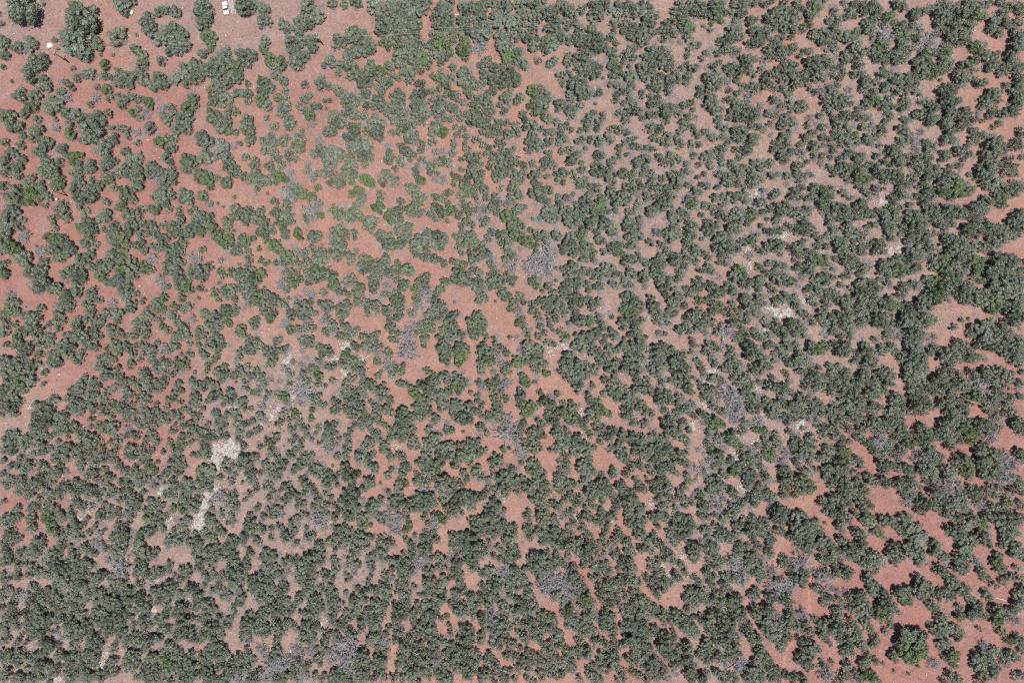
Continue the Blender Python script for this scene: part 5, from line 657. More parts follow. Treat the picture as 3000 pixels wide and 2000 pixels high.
118,130,5 122,135,5 117,138,5 125,131,4 122,143,4 116,144,3 125,153,3 127,140,3 138,134,5 143,132,4 135,140,5 142,140,4 148,130,3 152,132,4b 153,138,5b 138,148,5 132,150,5 145,147,5 152,147,5 142,154,4 135,155,4 148,154,4 130,145,3 155,155,4
142,87,4k 152,10,3k 74,5,2k 95,130,3k 53,153,3k 94,141,3k 145,62,2k 128,95,2k
T 1 3
38,6,5 40,13,5 35,10,4 43,17,4 30,20,6 36,24,5 25,28,5 22,33,4 28,35,4 22,20,4 8,13,6 14,8,4 4,18,5 12,20,5 6,26,6 15,27,5 18,31,4 3,28,4 20,38,3 18,12,4d 4,7,4d 19,6,3d
56,3,4 58,9,3 52,10,2 49,20,4 47,3,3 57,25,5 55,31,5 51,33,4 60,29,4 60,38,3 73,5,4 72,12,5 75,15,4 72,21,5 69,24,4 78,26,4 82,28,3 67,21,3 68,28,3 86,7,4 82,14,4 86,17,3 93,16,4 100,15,5 93,22,3b 104,20,4 105,26,5 110,25,4 95,2,5 102,3,4d
115,7,4 122,4,5 110,12,4 114,17,5 118,12,3d 125,15,3 125,20,4 127,25,4 130,22,4 116,30,3 112,32,3d 120,33,3d 138,8,5d 133,10,5d 142,3,4 148,5,4 153,4,4 150,14,4d 155,16,4 140,14,4d 152,22,5 148,28,5 155,28,5 152,35,3 135,3,4
40,35,5 45,38,5 35,37,5 32,42,4 40,44,5b 47,43,4 30,47,4 25,42,3 42,30,3 25,47,4 27,53,4 30,56,3 24,50,4 36,52,4 38,58,5 34,60,4 31,67,4 10,53,5 15,55,5 8,60,4 12,62,4 17,59,4 5,58,3
53,44,4 57,40,3 53,50,4 60,47,4 65,48,4 70,46,4 73,39,5 72,34,3 60,54,5 66,54,4 70,50,4 54,56,4 46,58,5 45,64,4 52,62,5 60,62,5 66,60,5 62,68,5 56,68,4 44,72,5 50,73,5d 55,75,4 48,79,4 53,80,4d 62,76,5 67,77,4 65,83,4 60,83,3 58,88,4 60,92,3 43,70,3 39,72,3
88,37,5 92,40,5 85,42,4 87,48,5 90,53,4 94,46,4 97,50,4 92,60,5 98,58,5 84,60,5 78,62,4 73,65,5 80,68,5 86,67,5 92,70,5 78,75,5 72,70,4 88,75,4 94,76,4 84,73,4 84,55,3 100,55,4 70,68,3
108,43,4 105,48,4 112,46,4 102,45,3 107,55,4d 104,60,4d 117,44,3 125,42,5 132,40,5 138,38,5 135,30,5 140,33,4 128,47,4 122,50,5 120,57,5 130,52,5 125,60,5 118,62,4 128,66,4 133,58,4 140,45,4 136,46,4 122,66,4 131,63,3 150,42,3 149,46,3 153,46,3 152,53,4 140,57,4 145,56,3 142,62,4 149,62,3 147,68,4 138,70,4
103,66,4 106,70,4 100,70,3 104,75,4 100,80,4 107,82,4 103,86,4 118,76,5 117,83,5 114,87,4 112,92,3 108,90,4 104,94,4 120,92,4 128,71,4 125,75,4 132,75,4 130,82,5 126,85,4 132,88,5 138,85,4 128,92,4 134,94,4 140,90,3 145,75,5 150,74,4 147,82,5 152,80,4 148,90,4 153,90,4 144,80,4 125,72,3 136,78,4
86,82,4 92,80,4 90,88,5 84,90,4 95,88,5 88,95,5 82,80,4 95,95,4 97,82,3 98,100,4
9,78,4 12,85,5 6,86,4 15,88,4 8,92,5 3,95,4 17,70,5 22,72,4 14,72,4 26,77,4 22,82,5 27,84,5 24,89,4 33,85,5 32,92,4 40,92,5 36,97,4 30,98,4 44,95,3 3,72,4 5,68,4 8,74,3 45,98,3
12,100,5 18,98,4 8,104,4 16,105,5 20,108,4 12,112,5 18,115,4 5,115,4 3,120,4 22,117,3 7,110,3 30,103,4 36,104,5 42,104,4 38,110,4 34,113,4 46,108,4 53,98,4 50,103,4 53,104,3 47,113,4 40,117,4 30,112,4 28,118,3 24,98,3
70,95,4 74,92,3 68,102,5 75,105,6 70,110,6 65,112,4 80,98,5 83,103,4 78,110,4 72,116,3 67,117,3
87,106,5 83,112,4 88,112,4 92,108,3 97,106,5 103,108,5 100,115,5 96,117,4 106,103,4 113,104,4 116,108,3 108,100,3 99,109,4 127,103,5 122,104,4 130,108,5 134,104,4 125,112,5 130,114,4 138,108,3 122,118,4 128,120,4 134,118,3d 145,113,5 142,117,4 150,102,5 155,105,4 152,112,4 155,117,4 148,97,4
140,124,5 145,128,5d 138,132,4 133,135,4 137,140,3 152,122,5d 155,130,5d 150,133,4d 147,137,4d 128,128,5d 120,130,5d 115,126,5d 134,125,4 140,118,4
40,122,5 44,127,5 50,125,4 36,128,5 42,133,5 47,133,4 35,135,4 30,132,4 52,130,4 36,142,5 43,142,4 28,140,4 30,147,5 35,150,5 40,152,4 48,143,4 52,146,4 50,152,5 45,155,4 55,140,4 25,150,4 32,155,4 45,120,4 55,150,3
7,128,5 10,134,5 5,140,5 12,137,4 18,138,5 20,142,4 10,145,5 15,148,5 5,150,5 18,153,5 22,148,4 12,154,4 3,132,4 20,128,4 2,155,4
62,131,4 70,128,4 68,134,5 62,137,4 65,142,5b 73,132,4 75,137,4 70,142,4 60,145,4 57,136,3 72,148,4d 68,150,5d 78,148,4 82,148,4 75,153,5 80,155,4 63,153,3 
83,127,5d 88,132,5d 86,126,4d 97,128,5 93,135,4 100,132,4d 95,142,6d 103,140,6d 108,135,5d 100,147,5d 110,145,5 115,142,4 108,150,5 114,148,4b 102,153,5 95,153,4 120,143,4 118,138,4 90,145,4d 88,152,4 116,154,3 112,133,4d 125,140,4 122,148,4d 125,152,4d
133,150,4 137,154,4 142,152,4 150,150,5 154,147,4 148,155,4 155,155,4
28,4,6k 23,10,4k 26,13,3k 58,110,1k 110,126,2k 139,103,2k
T 2 3
5,4,5 10,6,4 3,12,4 18,4,5 22,10,5b 18,12,4 26,5,4d 36,4,5 32,3,5d 42,3,5d 38,10,4 45,10,5d 50,5,5d 55,4,4d 48,16,5d 53,18,4d 60,5,4 62,10,4b 60,16,4b 63,14,3b 28,10,3 52,12,4d 78,3,4 84,3,5 90,4,5b 94,8,4b 98,3,4 104,3,4 110,2,3 80,10,3 85,10,4d 78,17,3 88,14,3d
2,20,5 8,18,4 12,22,5 5,25,5 10,30,4 17,20,4 20,26,5 16,32,4 22,33,4 26,25,4 14,37,4 29,24,3 38,25,5 36,30,4 42,30,5 40,36,5 36,34,4 48,28,3 45,24,4 38,42,5 43,45,5 47,50,4 50,43,4 3,32,5d
61,24,3 62,27,3 68,20,3 74,24,5 80,25,5 85,18,4 86,24,4 75,32,5 80,33,5 76,38,4 66,34,4 58,37,4 63,38,4 57,41,3 64,43,4 60,44,4 54,46,5 62,48,5 58,52,5 55,56,5 62,57,4 64,52,4 70,42,5d 75,45,5d 72,50,5d 78,42,4d 68,55,4d 83,43,3 52,41,4
104,24,5 110,22,4 107,30,5 102,30,4 113,30,5 116,24,5 122,22,4 120,8,5 127,8,5 123,14,5 130,14,5 125,20,5 132,20,4 118,32,5 122,34,5 115,38,5 110,36,4 118,42,5 122,46,5 116,46,4 124,40,4 120,52,4 125,52,4 128,30,4 132,33,4 130,40,4 104,35,3
135,3,5 142,3,5 148,3,4d 137,15,5 145,10,5 150,12,5 140,22,5 146,20,5 155,22,5 150,27,5 154,15,4 143,33,5 148,37,5 140,40,4 145,44,5 155,35,5 153,42,5 150,47,4 138,33,4d 136,27,3
12,45,6 8,48,4 15,48,4 8,37,2 26,42,4 29,40,4 28,48,4 28,52,3 6,62,5b 3,55,2 28,59,3 20,55,2d 12,56,4d 5,50,4d 24,66,3 27,70,4 22,74,4 30,72,4 34,75,4 41,58,4 42,64,4 47,60,4d 38,70,5 43,70,4 40,76,4 45,78,4 35,66,3
88,41,5 92,45,4 90,50,4 95,52,3 104,42,4 106,48,5 100,42,3d 104,54,4 107,58,5 102,58,3 98,46,3d 108,65,5
80,55,5 76,60,4 82,62,5 78,68,5 83,70,4 78,75,4 74,62,3 93,63,5 90,70,5 95,72,4 89,66,3 88,78,4 92,80,5 95,77,4 89,85,4
138,54,5 133,58,5 140,60,5 145,62,5 137,66,4 143,68,5 130,57,3 153,55,4d 150,60,5d 155,62,5 152,70,4 155,76,4 148,55,4d 128,68,4 132,72,4 136,76,5 142,76,4 130,80,5 137,83,5 143,80,4 135,88,4 127,77,4 128,85,4 140,72,4
103,73,5 108,75,5 104,80,4 112,73,5 117,76,5 110,83,5 105,88,5 113,88,5 118,84,4 112,95,4 108,92,4 120,78,4 122,84,4 100,85,4 122,90,4 121,94,4 126,95,4 130,94,4 
14,71,4 10,77,3 3,75,3 18,80,5 12,83,5 15,88,5 10,92,4 8,98,4 13,96,4 5,92,3 22,82,4 24,90,4 20,92,3 32,83,5 37,88,5 30,90,5 35,95,5 28,97,5 20,99,5 26,103,5 33,103,5 38,98,4 20,107,4 28,108,4 35,108,4 3,84,2 40,84,4 1,99,3
57,63,4 54,67,4 60,68,4 65,69,3 56,74,4 62,75,4 55,80,4 60,80,4 50,74,3 49,85,4 62,86,5 56,88,5 50,93,5 60,94,5 55,98,4 48,98,4 66,91,4 68,95,4 66,100,4 71,76,2 70,83,3 
78,85,5 83,84,4 80,92,5 85,92,5 76,94,4 83,98,4 78,100,4 86,88,4 73,89,4 92,98,3 98,97,3 96,103,2 88,83,3
72,104,5 78,108,5 83,107,5 70,110,4 76,113,5 82,114,4 67,113,2 100,112,3 90,117,5 85,120,4 93,120,4 82,122,4 88,124,3 100,105,2
42,106,3 41,112,3 52,105,5 55,112,5 49,110,4 58,118,4 50,118,4 48,103,4 3,105,4 8,108,4 13,112,4 5,112,4 14,117,3
28,115,5 33,118,5 26,120,4 32,124,4 37,120,4d 30,110,4 42,120,4d
5,118,6d 3,125,6d 10,122,6d 6,132,7d 3,140,6d 10,142,5d 12,130,5d 8,115,5d 18,127,5 20,133,6 15,138,5 22,140,5 18,145,5 12,150,5 5,152,5b 22,152,5 25,145,4 18,154,4 3,148,4 10,156,4
33,135,5 32,142,4 38,138,5 36,147,5 42,130,4 32,150,4 38,152,4 30,155,4 44,132,3
64,119,5 57,123,5 62,126,5 68,124,5 74,121,4 54,132,5 60,131,5 56,138,5 62,139,4 66,134,4 70,130,5 75,128,4 72,135,5 76,140,5 70,142,5 74,146,5 68,147,4 60,145,4 78,136,4 52,140,3 50,148,3 48,154,4 60,151,5 66,152,5 63,155,4 56,154,4 70,156,3
82,130,4 85,127,4 84,135,4 90,134,5d 88,140,5d 92,140,4d 97,130,5 100,125,4 103,122,4 98,135,5 104,132,5 102,138,5 105,143,4 95,140,4 92,148,5 97,150,5 100,154,5 90,153,4 95,155,4 83,147,4 82,152,4
113,108,5 118,110,5 115,115,5 110,118,5 118,118,5 112,124,5 120,122,4 114,130,5 108,127,4 121,115,4 118,128,4 125,128,4 127,120,4d 130,113,4 131,108,3 129,117,4 130,103,3 110,133,4
112,140,5 118,137,5 123,140,5 115,146,5 122,147,4 110,143,4 117,152,4 127,134,3 135,130,4 133,136,4 138,137,4 142,140,4 140,134,3 132,148,5 128,153,5 136,150,4 145,146,5 150,145,4 148,152,4 153,152,4 142,155,4 155,145,4 127,147,3
148,85,5 153,92,5 143,95,5d 138,95,5d 145,103,6 140,100,5 150,102,5 155,105,4 138,107,4 145,110,4 152,112,5 140,116,5 147,117,5 153,120,5 138,122,4 145,122,4 155,128,4 152,132,5 134,93,4d 130,98,4 156,90,4 150,90,4 148,98,4 134,102,4d
2,41,3d 44,83,2k 104,20,2k 137,32,2k
T 3 3
15,3,4 17,7,3 26,3,5 32,3,4 30,10,5 38,6,5 40,10,4 48,4,5d 53,3,4 65,3,5 70,5,5 62,7,3 78,7,5 84,3,5 87,11,4 82,12,4 94,4,4 108,4,6 115,3,5 110,10,5 118,10,5 106,6,4 122,5,4 130,6,5 135,3,4 142,4,5 150,3,5 155,5,4 133,12,4 147,12,5 152,15,5 155,22,5 147,22,5 150,28,4 145,17,4
3,13,5 5,20,4 14,15,4 17,20,4 19,14,3 16,24,3 28,17,6 33,25,6 40,17,6 45,22,6 38,28,5 44,30,5 48,20,4 30,22,5 53,13,4 57,10,4 54,20,4 65,16,4 68,22,5 73,22,4 70,28,5 75,30,4 63,18,3 54,28,5 60,28,5 50,33,4 57,37,5 63,35,5 52,40,4 65,42,4 70,36,5 77,38,4
84,22,4 88,18,4 92,28,4 86,30,5 82,28,4 97,15,4 100,22,4 96,25,4 103,28,4 80,35,4 85,38,4 92,35,4d 107,27,4 110,32,4 106,36,4 112,38,4 98,36,4 102,42,4 95,42,4 100,47,4 108,44,5 112,50,4 97,52,3 105,54,4 110,57,4 102,60,4
119,18,5 122,24,5 115,22,3 125,27,4 132,20,4 130,25,4 134,28,4 124,33,5 119,35,4 128,35,4 136,32,4 140,37,4 146,38,4 138,44,4 143,42,4 150,45,4 155,48,4 152,55,4 155,62,4 150,60,4 128,46,4 127,52,4 133,50,4 132,57,4 137,55,4 122,58,3 124,62,3 130,64,4 135,62,4 128,70,4 133,72,5 138,68,5 142,72,4 135,78,4 145,66,4 140,63,4 128,68,3
4,34,4 6,40,4 3,44,4 8,42,3 2,30,4 20,38,5 25,42,6 32,38,5 30,45,6 18,48,5 22,52,6 30,53,6 34,50,4 26,56,5 16,44,4 40,36,4 43,42,4 42,47,4 46,48,4 40,50,3 3,55,5 8,55,5 14,54,4 5,62,5 11,62,5 3,70,5 10,68,4 5,79,4 55,55,6 52,52,4 59,58,4 57,50,4 55,62,4
68,47,4 72,44,4 74,50,5 78,55,5 75,60,5 82,50,5 80,60,4 88,48,4 85,55,4 90,55,4 82,45,5d 66,50,3 90,62,4 
40,63,7d 47,62,6d 52,66,6d 56,72,6d 35,60,5d 44,70,5d 33,70,5d 28,68,5d 34,75,4d 50,77,6d 57,80,4d 48,85,5d 32,65,4 42,74,5 38,80,4 46,80,4 50,85,5 53,90,5b 47,92,4 24,63,2 37,67,4d
64,62,4 62,69,4 66,68,4 60,75,4 64,80,5b 68,80,5b 61,85,4 66,88,4 73,80,4 76,83,4 72,88,4 82,72,5 86,67,5 80,78,4 92,68,5 97,70,4b 90,75,5 95,78,5 85,82,5 92,85,5 98,82,4 88,88,4 80,68,4 95,65,3 103,73,3 102,67,3
107,63,4 113,63,5 118,66,4 110,72,4 116,72,4 106,80,4 112,78,4 117,80,5 122,82,4 126,82,4 113,86,4 120,88,4 108,86,4 125,88,4
15,68,5 13,75,4 18,76,4 20,82,5 14,83,4 22,88,4 17,90,4 10,82,4 8,88,5 4,92,5 3,98,4d 12,95,5 18,98,4 8,104,5 15,104,5 12,112,5 6,110,4 18,110,5 10,116,4 2,118,4 15,120,4 20,115,4
30,92,5 27,95,4 33,97,5 38,98,4 40,102,4 30,103,5 35,105,5 25,108,4 23,103,4 30,112,4 24,118,4 38,108,4 44,113,5 47,118,4 40,116,4 35,121,4 42,122,4 48,125,4 28,122,4 52,128,4 24,113,4
50,97,4 55,96,4 60,93,4d 52,103,5 57,107,4 60,102,5 62,110,4 60,117,4 66,113,4 70,97,5 75,92,5d 72,103,4 68,108,4 78,98,4d 73,112,6d 78,108,4 80,100,4d 78,117,4 82,118,4 75,120,4 66,103,4 64,97,4d
86,97,6 92,97,4 88,103,5 93,105,4 85,107,4 95,110,3 93,115,4 90,110,4 84,93,4
103,93,5 108,96,5 112,92,4 106,100,5 113,100,5 118,95,5 103,104,4 110,105,5 118,105,6 125,100,5 122,108,4 128,93,4 130,106,5 115,112,5 122,113,5 108,116,5 113,118,5 104,113,3 118,120,5 110,123,4 126,118,4 130,112,4 120,100,4
134,88,5 138,92,4 140,97,4 145,96,4 135,96,4 148,100,4 141,103,4d 148,108,3 143,115,5 148,115,4 140,120,5 146,122,5 150,118,3 153,96,5 155,103,4 138,113,4
64,123,5 60,128,4 68,128,5 63,133,4 71,130,4 70,134,4d 62,122,4
88,122,4 93,123,4 98,122,4 90,128,4 95,130,5 88,134,4 80,136,4 82,130,4 85,140,4 92,138,5 98,136,4 82,145,4 88,146,4 96,142,4 101,123,4
70,144,4 74,142,4 72,150,5 77,150,4 80,153,4 76,155,3 100,148,5 98,154,3 103,153,3
112,130,5 117,125,5 122,123,5 128,128,5 135,125,5 140,128,5 120,133,6 126,137,6 133,135,5 112,138,5 117,142,5 125,145,5 132,143,5 138,140,4 110,146,4 118,150,5 124,153,4 130,152,5 137,150,5 108,135,4 148,135,4 152,132,5 155,138,5 150,142,4 145,130,4 142,136,4 155,125,4 148,142,4 145,153,4d 152,150,3d 142,146,4
7,125,3 15,129,4 20,130,4 12,135,5 4,133,4 10,140,4 5,143,4 16,145,4 15,152,4 3,152,4 20,137,4 8,138,3 26,132,5 32,130,5 28,138,5 34,136,5 40,135,5 26,146,5 32,145,5 38,142,5 44,140,5 50,135,5d 52,130,5 55,137,5 48,145,5 55,145,4 42,148,4 35,152,4 28,153,4 46,150,4 58,140,4 36,127,4 54,128,4 20,155,4 62,155,4
10,28,2d 58,4,2k 155,43,3k 137,50,3k 145,58,2k 155,118,2d 128,20,2k
T 4 3
5,12,5 8,8,4 3,6,4 17,4,4 23,4,4 30,3,4 8,18,4 18,15,5 24,17,4 22,20,4 3,20,3 36,8,5 42,4,5 47,3,5 35,15,5 38,20,5 33,22,5 42,20,4 40,26,4 45,25,5 32,12,4 52,12,5 58,8,5 65,6,6 62,15,6 70,12,6 76,10,5 68,18,5 58,18,4 50,20,4 65,24,4 75,20,4 80,15,4
84,3,5 90,3,5 86,8,4 92,8,4 87,16,5 92,18,3 82,25,5 78,24,4 104,5,6 110,4,5 107,12,6 113,12,6 118,12,5 103,22,6 110,20,6 117,22,5 108,28,5 115,30,5 122,10,3 120,18,5 127,17,4 121,28,5 112,34,4 118,36,4 100,24,4
131,10,2s 137,3,5 143,3,5 148,5,5 145,11,5 152,8,4 155,17,3 130,27,6 135,30,5 128,35,4 146,27,5 152,32,5 142,35,5 155,38,5 148,37,4 137,38,4 126,42,4 131,44,5 136,43,5b 140,50,5 132,54,5 143,56,5 148,53,5 152,60,4 137,57,4 153,42,4d 146,44,4d 155,55,4
9,28,5 13,33,5 9,38,6 12,43,4 18,26,4d 24,26,4d 20,32,3 27,28,4 30,33,5 28,40,5 33,43,5 38,45,4 30,48,4 22,44,3 26,36,4 3,35,4d
51,30,4 55,32,5 60,32,4 68,28,4 70,33,5 53,38,4 62,40,5 68,40,5 78,36,4 80,33,4 82,38,4 60,47,5 66,48,5 72,50,4 68,55,5 63,55,4b 72,57,4b 48,42,5d 52,48,5d 50,55,5d 56,56,5d 45,47,5d 58,60,4d 48,62,5 55,63,4 45,58,3d 74,43,4d
94,43,5 98,47,4 92,48,4 100,53,4 98,58,4 104,60,5 108,58,5 112,62,4 112,55,4 116,58,3 108,66,4 103,64,4 111,69,3 108,45,5d 114,46,4d 105,50,4d
80,53,4d 84,56,4d 80,60,4d 88,60,3 72,62,3 78,70,4d 85,68,5d 92,66,6d 98,68,6d 80,78,5 85,78,5d 90,75,5d 82,83,3b 96,76,5 100,80,5 98,87,4 92,82,4 95,72,5d 102,72,4d 88,83,4d
67,73,4 65,77,4 70,78,3 67,80,3d
122,55,4d 127,60,5d 124,62,4d 132,62,4d 122,71,4 127,69,3 128,75,4 133,78,4 130,83,4 138,82,4 142,73,4d 145,80,4 140,88,4 136,70,4d 148,85,4d 145,91,4 152,78,4 155,83,4 150,74,4d 155,90,4
20,53,4 23,58,4 27,60,4 25,65,4 30,57,3 28,70,4 32,74,4 38,60,5 40,65,4 36,66,3 37,72,4 42,70,4 35,80,4 42,82,4b 30,82,5 24,85,4d 22,80,4 27,90,4 38,85,4 12,60,4 15,66,4 10,72,5 15,75,5 8,78,4 5,70,4 12,82,4 18,80,4 3,82,4 10,88,4 4,90,3 3,54,3 20,73,4
47,77,5 52,78,4 45,85,5 50,88,5 55,90,4 47,95,5 52,100,5 56,95,4 44,92,4 50,82,4
35,93,4 37,98,5 42,98,4 35,104,4 12,90,4 15,95,4 10,98,3 18,100,4 3,97,5 6,102,5 3,107,5 10,107,4 14,112,4 8,113,4
25,98,5 22,104,5 28,108,6 33,112,5 38,106,5 44,110,5 46,104,4 48,115,4 40,115,5 35,120,4 45,125,5 40,122,5 48,128,5 50,122,4 30,118,4 43,132,4 48,134,3 27,100,5 24,112,4
68,93,5 70,98,5 78,90,5 82,93,5 75,100,6 82,102,6 88,102,5 77,108,6 85,110,6 90,108,5 72,105,4 66,88,4 80,115,4 88,96,4d 74,94,5d
62,103,4 58,110,5 63,113,5 68,112,4 65,119,4 56,106,3 70,117,4
94,98,4 98,98,5 103,102,5 96,103,4 98,92,4 105,107,4 95,108,4 107,93,4d 112,93,4d 
85,118,5 90,122,5 93,117,5b 98,113,4b 88,126,3 96,115,3
71,126,5 68,123,3 73,132,5 77,138,5 70,130,4 79,133,3
112,102,5 110,108,4 116,108,4 118,112,4 110,118,4 115,120,6 120,123,5 112,125,4 118,130,4 108,132,5 113,135,5 118,140,4 110,138,4 105,136,3 120,98,4 123,100,3 114,142,3
130,103,5 135,100,4 128,110,5 135,108,6 142,98,5 145,102,4 140,108,5 132,115,5 136,120,3 148,110,4 152,106,4 155,100,5 150,118,4 155,115,4 142,94,4 146,117,4
150,125,5 155,130,4 153,122,4 148,132,3 152,140,5 155,145,4 148,150,5 153,153,4 144,154,4 126,135,2s 128,142,3 136,138,3 133,140,2 130,150,5d 135,152,4d 132,145,4d
22,122,5 18,128,5 25,130,5 22,137,4 15,132,4 28,135,4 5,125,5 8,130,4 3,120,4 4,135,4 10,137,4 8,145,5 4,150,4 12,150,4 15,155,5 10,155,4 28,126,3 35,134,4 38,138,3 32,130,3 32,148,4 30,145,3 24,148,3 36,152,4 20,155,4 45,150,5 50,153,4 47,156,3 38,155,3
66,143,6 62,150,6 70,148,6 65,155,5 58,153,4 73,153,4 80,145,5 85,148,5 80,152,4 87,153,4 78,142,3 84,140,4 55,138,5d 50,140,5d 52,145,4d
96,150,5 100,153,4 105,150,5 110,153,5 98,155,4 112,156,3 92,148,3
"""
def read_survey():
    rows, c, r = [], 0, 0
    for line in SURVEY.strip().splitlines():
        if line[0] == 'T': _, c, r = line.split(); c, r = int(c) * 500, int(r) * 500; continue
        for tok in line.split():
            k = 'gbdsk'.find(tok[-1]); x, y, q = (int(v) for v in tok.rstrip('gbdsk').split(','))
            rows.append((c + x * 3.19, r + y * 3.19, q * 3.19, max(k, 0)))
    rows.sort(key=lambda t: -t[2])
    seen, out = {}, []                                                # clumps noted twice, at the seams of two tiles
    for t in rows:
        i, j, s = int(t[0] // 9), int(t[1] // 9), t[3] == 3
        if any(abs(t[0] - q[0]) < 9 and abs(t[1] - q[1]) < 9 and s == (q[3] == 3) for a in (-1, 0, 1) for b in (-1, 0, 1) for q in seen.get((i + a, j + b), ())): continue
        if t[2] < 5 and t[3] < 3: continue
        seen.setdefault((i, j), []).append(t); out.append(t)
    return np.array(out).T
A = read_survey()
BX, BY, BR, BK = A[0] + rng.normal(0, 2.6, A.shape[1]) * (A[3] < 2), A[1] + rng.normal(0, 2.6, A.shape[1]) * (A[3] < 2), A[2] * np.where(A[3] < 2, rng.uniform(0.82, 1.2, A.shape[1]), 1), A[3].astype(int)                # kind: 0 juniper, 1 leafy, 2 dead, 3 shrub, 4 rock
PXM = CAM_H / F_PX
R_FAC = 0.99

def clump(sel, reach, cap):
    """gather neighbouring clumps (indices SEL) into trees: lists of indices, the seed first"""
    order = sel[np.argsort(-(BR[sel] + rng.uniform(0, 4, len(sel))))]
    x, y, r = BX * PXM, BY * PXM, BR * PXM
    free = np.zeros(len(BX), bool); free[sel] = True
    cell = {}
    for i in sel: cell.setdefault((int(x[i] // 4), int(y[i] // 4)), []).append(i)
    out = []
    for s in order:
        if not free[s]: continue
        free[s] = False; g = [s]
        cx, cy = int(x[s] // 4), int(y[s] // 4)
        near = [i for a in (-1, 0, 1) for b in (-1, 0, 1) for i in cell.get((cx + a, cy + b), ()) if free[i]]
        near.sort(key=lambda i: math.hypot(x[i] - x[s], y[i] - y[s]))
        lim = max(reach, r[s] * 1.25)
        for i in near:
            if len(g) >= cap: break
            if math.hypot(x[i] - x[s], y[i] - y[s]) < min(lim, r[s] + 0.75 * r[i]): free[i] = False; g.append(i)
        out.append(g)
    return out

def tree_dims(g):
    r = BR[g] * PXM * R_FAC; cx, cy = np.average(BX[g], weights=r ** 2), np.average(BY[g], weights=r ** 2)
    d = np.hypot(BX[g] - cx, BY[g] - cy) * PXM
    rad = float(np.max(d + r)); H = min(5.8, 1.6 + 0.76 * rad + random.uniform(-0.4, 0.7))
    return cx, cy, r, d, rad, H

def lobes_of(g):
    """world centre, radii for each clump of a tree, and the tree's base"""
    cx, cy, r, d, rad, H = tree_dims(g)
    top = np.maximum(H - 0.42 * d, r * 1.5) * rng.uniform(0.82, 1.1, len(g)); bot = np.minimum(0.25, top * 0.2)
    zc, hz = (top + bot) / 2, (top - bot) / 2
    k = (CAM_H - zc) / F_PX
    X, Y = (BX[g] - 1500) * k, -(BY[g] - 1000) * k
    bx, by, _ = P(cx, cy, H * 0.5); gz = float(ground_z(bx, by))
    return X, Y, zc, hz, r, (bx, by, gz), rad, H

def trunk_mesh(H, rad, seed):
    g = random.Random(seed); mb = MB()
    th = H * 0.45; mb.tube((0, 0, -0.3), (g.uniform(-.15, .15), g.uniform(-.15, .15), th), 0.13 + 0.02 * rad, 0.10, 7)
    for i in range(4):
        a = i * 1.6 + g.uniform(0, 0.8); z0 = th * g.uniform(0.35, 0.95); L = rad * g.uniform(0.45, 0.7)
        mb.tube((0, 0, z0), (math.cos(a) * L, math.sin(a) * L, z0 + H * g.uniform(0.15, 0.3)), 0.075, 0.03, 5)
    return mb.mesh('trunk', M['bark'])
TRUNKS = [trunk_mesh(3.6, 2.4, s) for s in range(8)]

def crown_mesh(g, mat, base):
    X, Y, zc, hz, r, b, rad, H = base
    Vs, Ts = [], []
    for i in range(len(g)):
        V, t = (random.choice(LARGE) if r[i] > 2.1 else random.choice(SMALL))
        a = random.uniform(0, 6.283); ca, sa = math.cos(a), math.sin(a)
        W = np.empty_like(V); rx = r[i] * random.uniform(0.92, 1.12); ry = r[i] * random.uniform(0.92, 1.12)
        W[:, 0] = (V[:, 0] * ca - V[:, 1] * sa) * rx + X[i] - b[0]; W[:, 1] = (V[:, 0] * sa + V[:, 1] * ca) * ry + Y[i] - b[1]
        W[:, 2] = V[:, 2] * hz[i] + zc[i]
        Vs.append(W); Ts.append(np.clip(t + random.uniform(-0.12, 0.12), 0, 1))
    return mesh_quads('crown', np.concatenate(Vs), mat, np.concatenate(Ts))

# ---------------------------------------------------------------- words for the labels
FR = ['at the left edge', 'one tenth across', 'two tenths across', 'three tenths across', 'four tenths across', 'halfway across', 'six tenths across',
      'seven tenths across', 'eight tenths across', 'nine tenths across', 'at the right edge']
DN = ['along the top edge', 'one eighth down', 'two eighths down', 'three eighths down', 'halfway down', 'five eighths down', 'six eighths down', 'seven eighths down', 'along the bottom edge']
ORD = ['largest', 'second largest', 'third largest', 'fourth largest', 'fifth largest', 'sixth largest', 'seventh largest', 'eighth largest', 'ninth largest', 'tenth largest',
       'eleventh largest', 'twelfth largest', 'thirteenth largest', 'fourteenth largest', 'fifteenth largest', 'sixteenth largest', 'seventeenth largest', 'eighteenth largest', 'nineteenth largest', 'twentieth largest']
def place_labels(items, noun):
    """items: (px, py, size, looks) -> a label for each that says its look, its rank by size among its neighbours, and where it stands"""
    cells = {}
    for n, (px, py, s, lk) in enumerate(items):
        cells.setdefault((min(10, max(0, round(px / 300))), min(8, max(0, round(py / 250)))), []).append(n)
    out = [None] * len(items)
    for (c, d), ns in cells.items():
        ns.sort(key=lambda n: -items[n][2])
        for k, n in enumerate(ns):
            rank = 'the only one' if len(ns) == 1 else (ORD[k] if k < 20 else 'smallest')
            out[n] = '%s %s, %s %s, %s' % (items[n][3], noun, rank, FR[c], DN[d])
    return out

idx = np.arange(len(BX))
rock_i, dead_i = idx[BK == 4], idx[BK == 2]
def near_word(cx, cy, rad_px):
    def hit(ii): return len(ii) and np.min(np.hypot(BX[ii] - cx, BY[ii] - cy) - BR[ii]) < rad_px + 6
    if hit(rock_i): return ' by pale rock'
    if hit(dead_i): return ' by grey deadwood'
    return ''

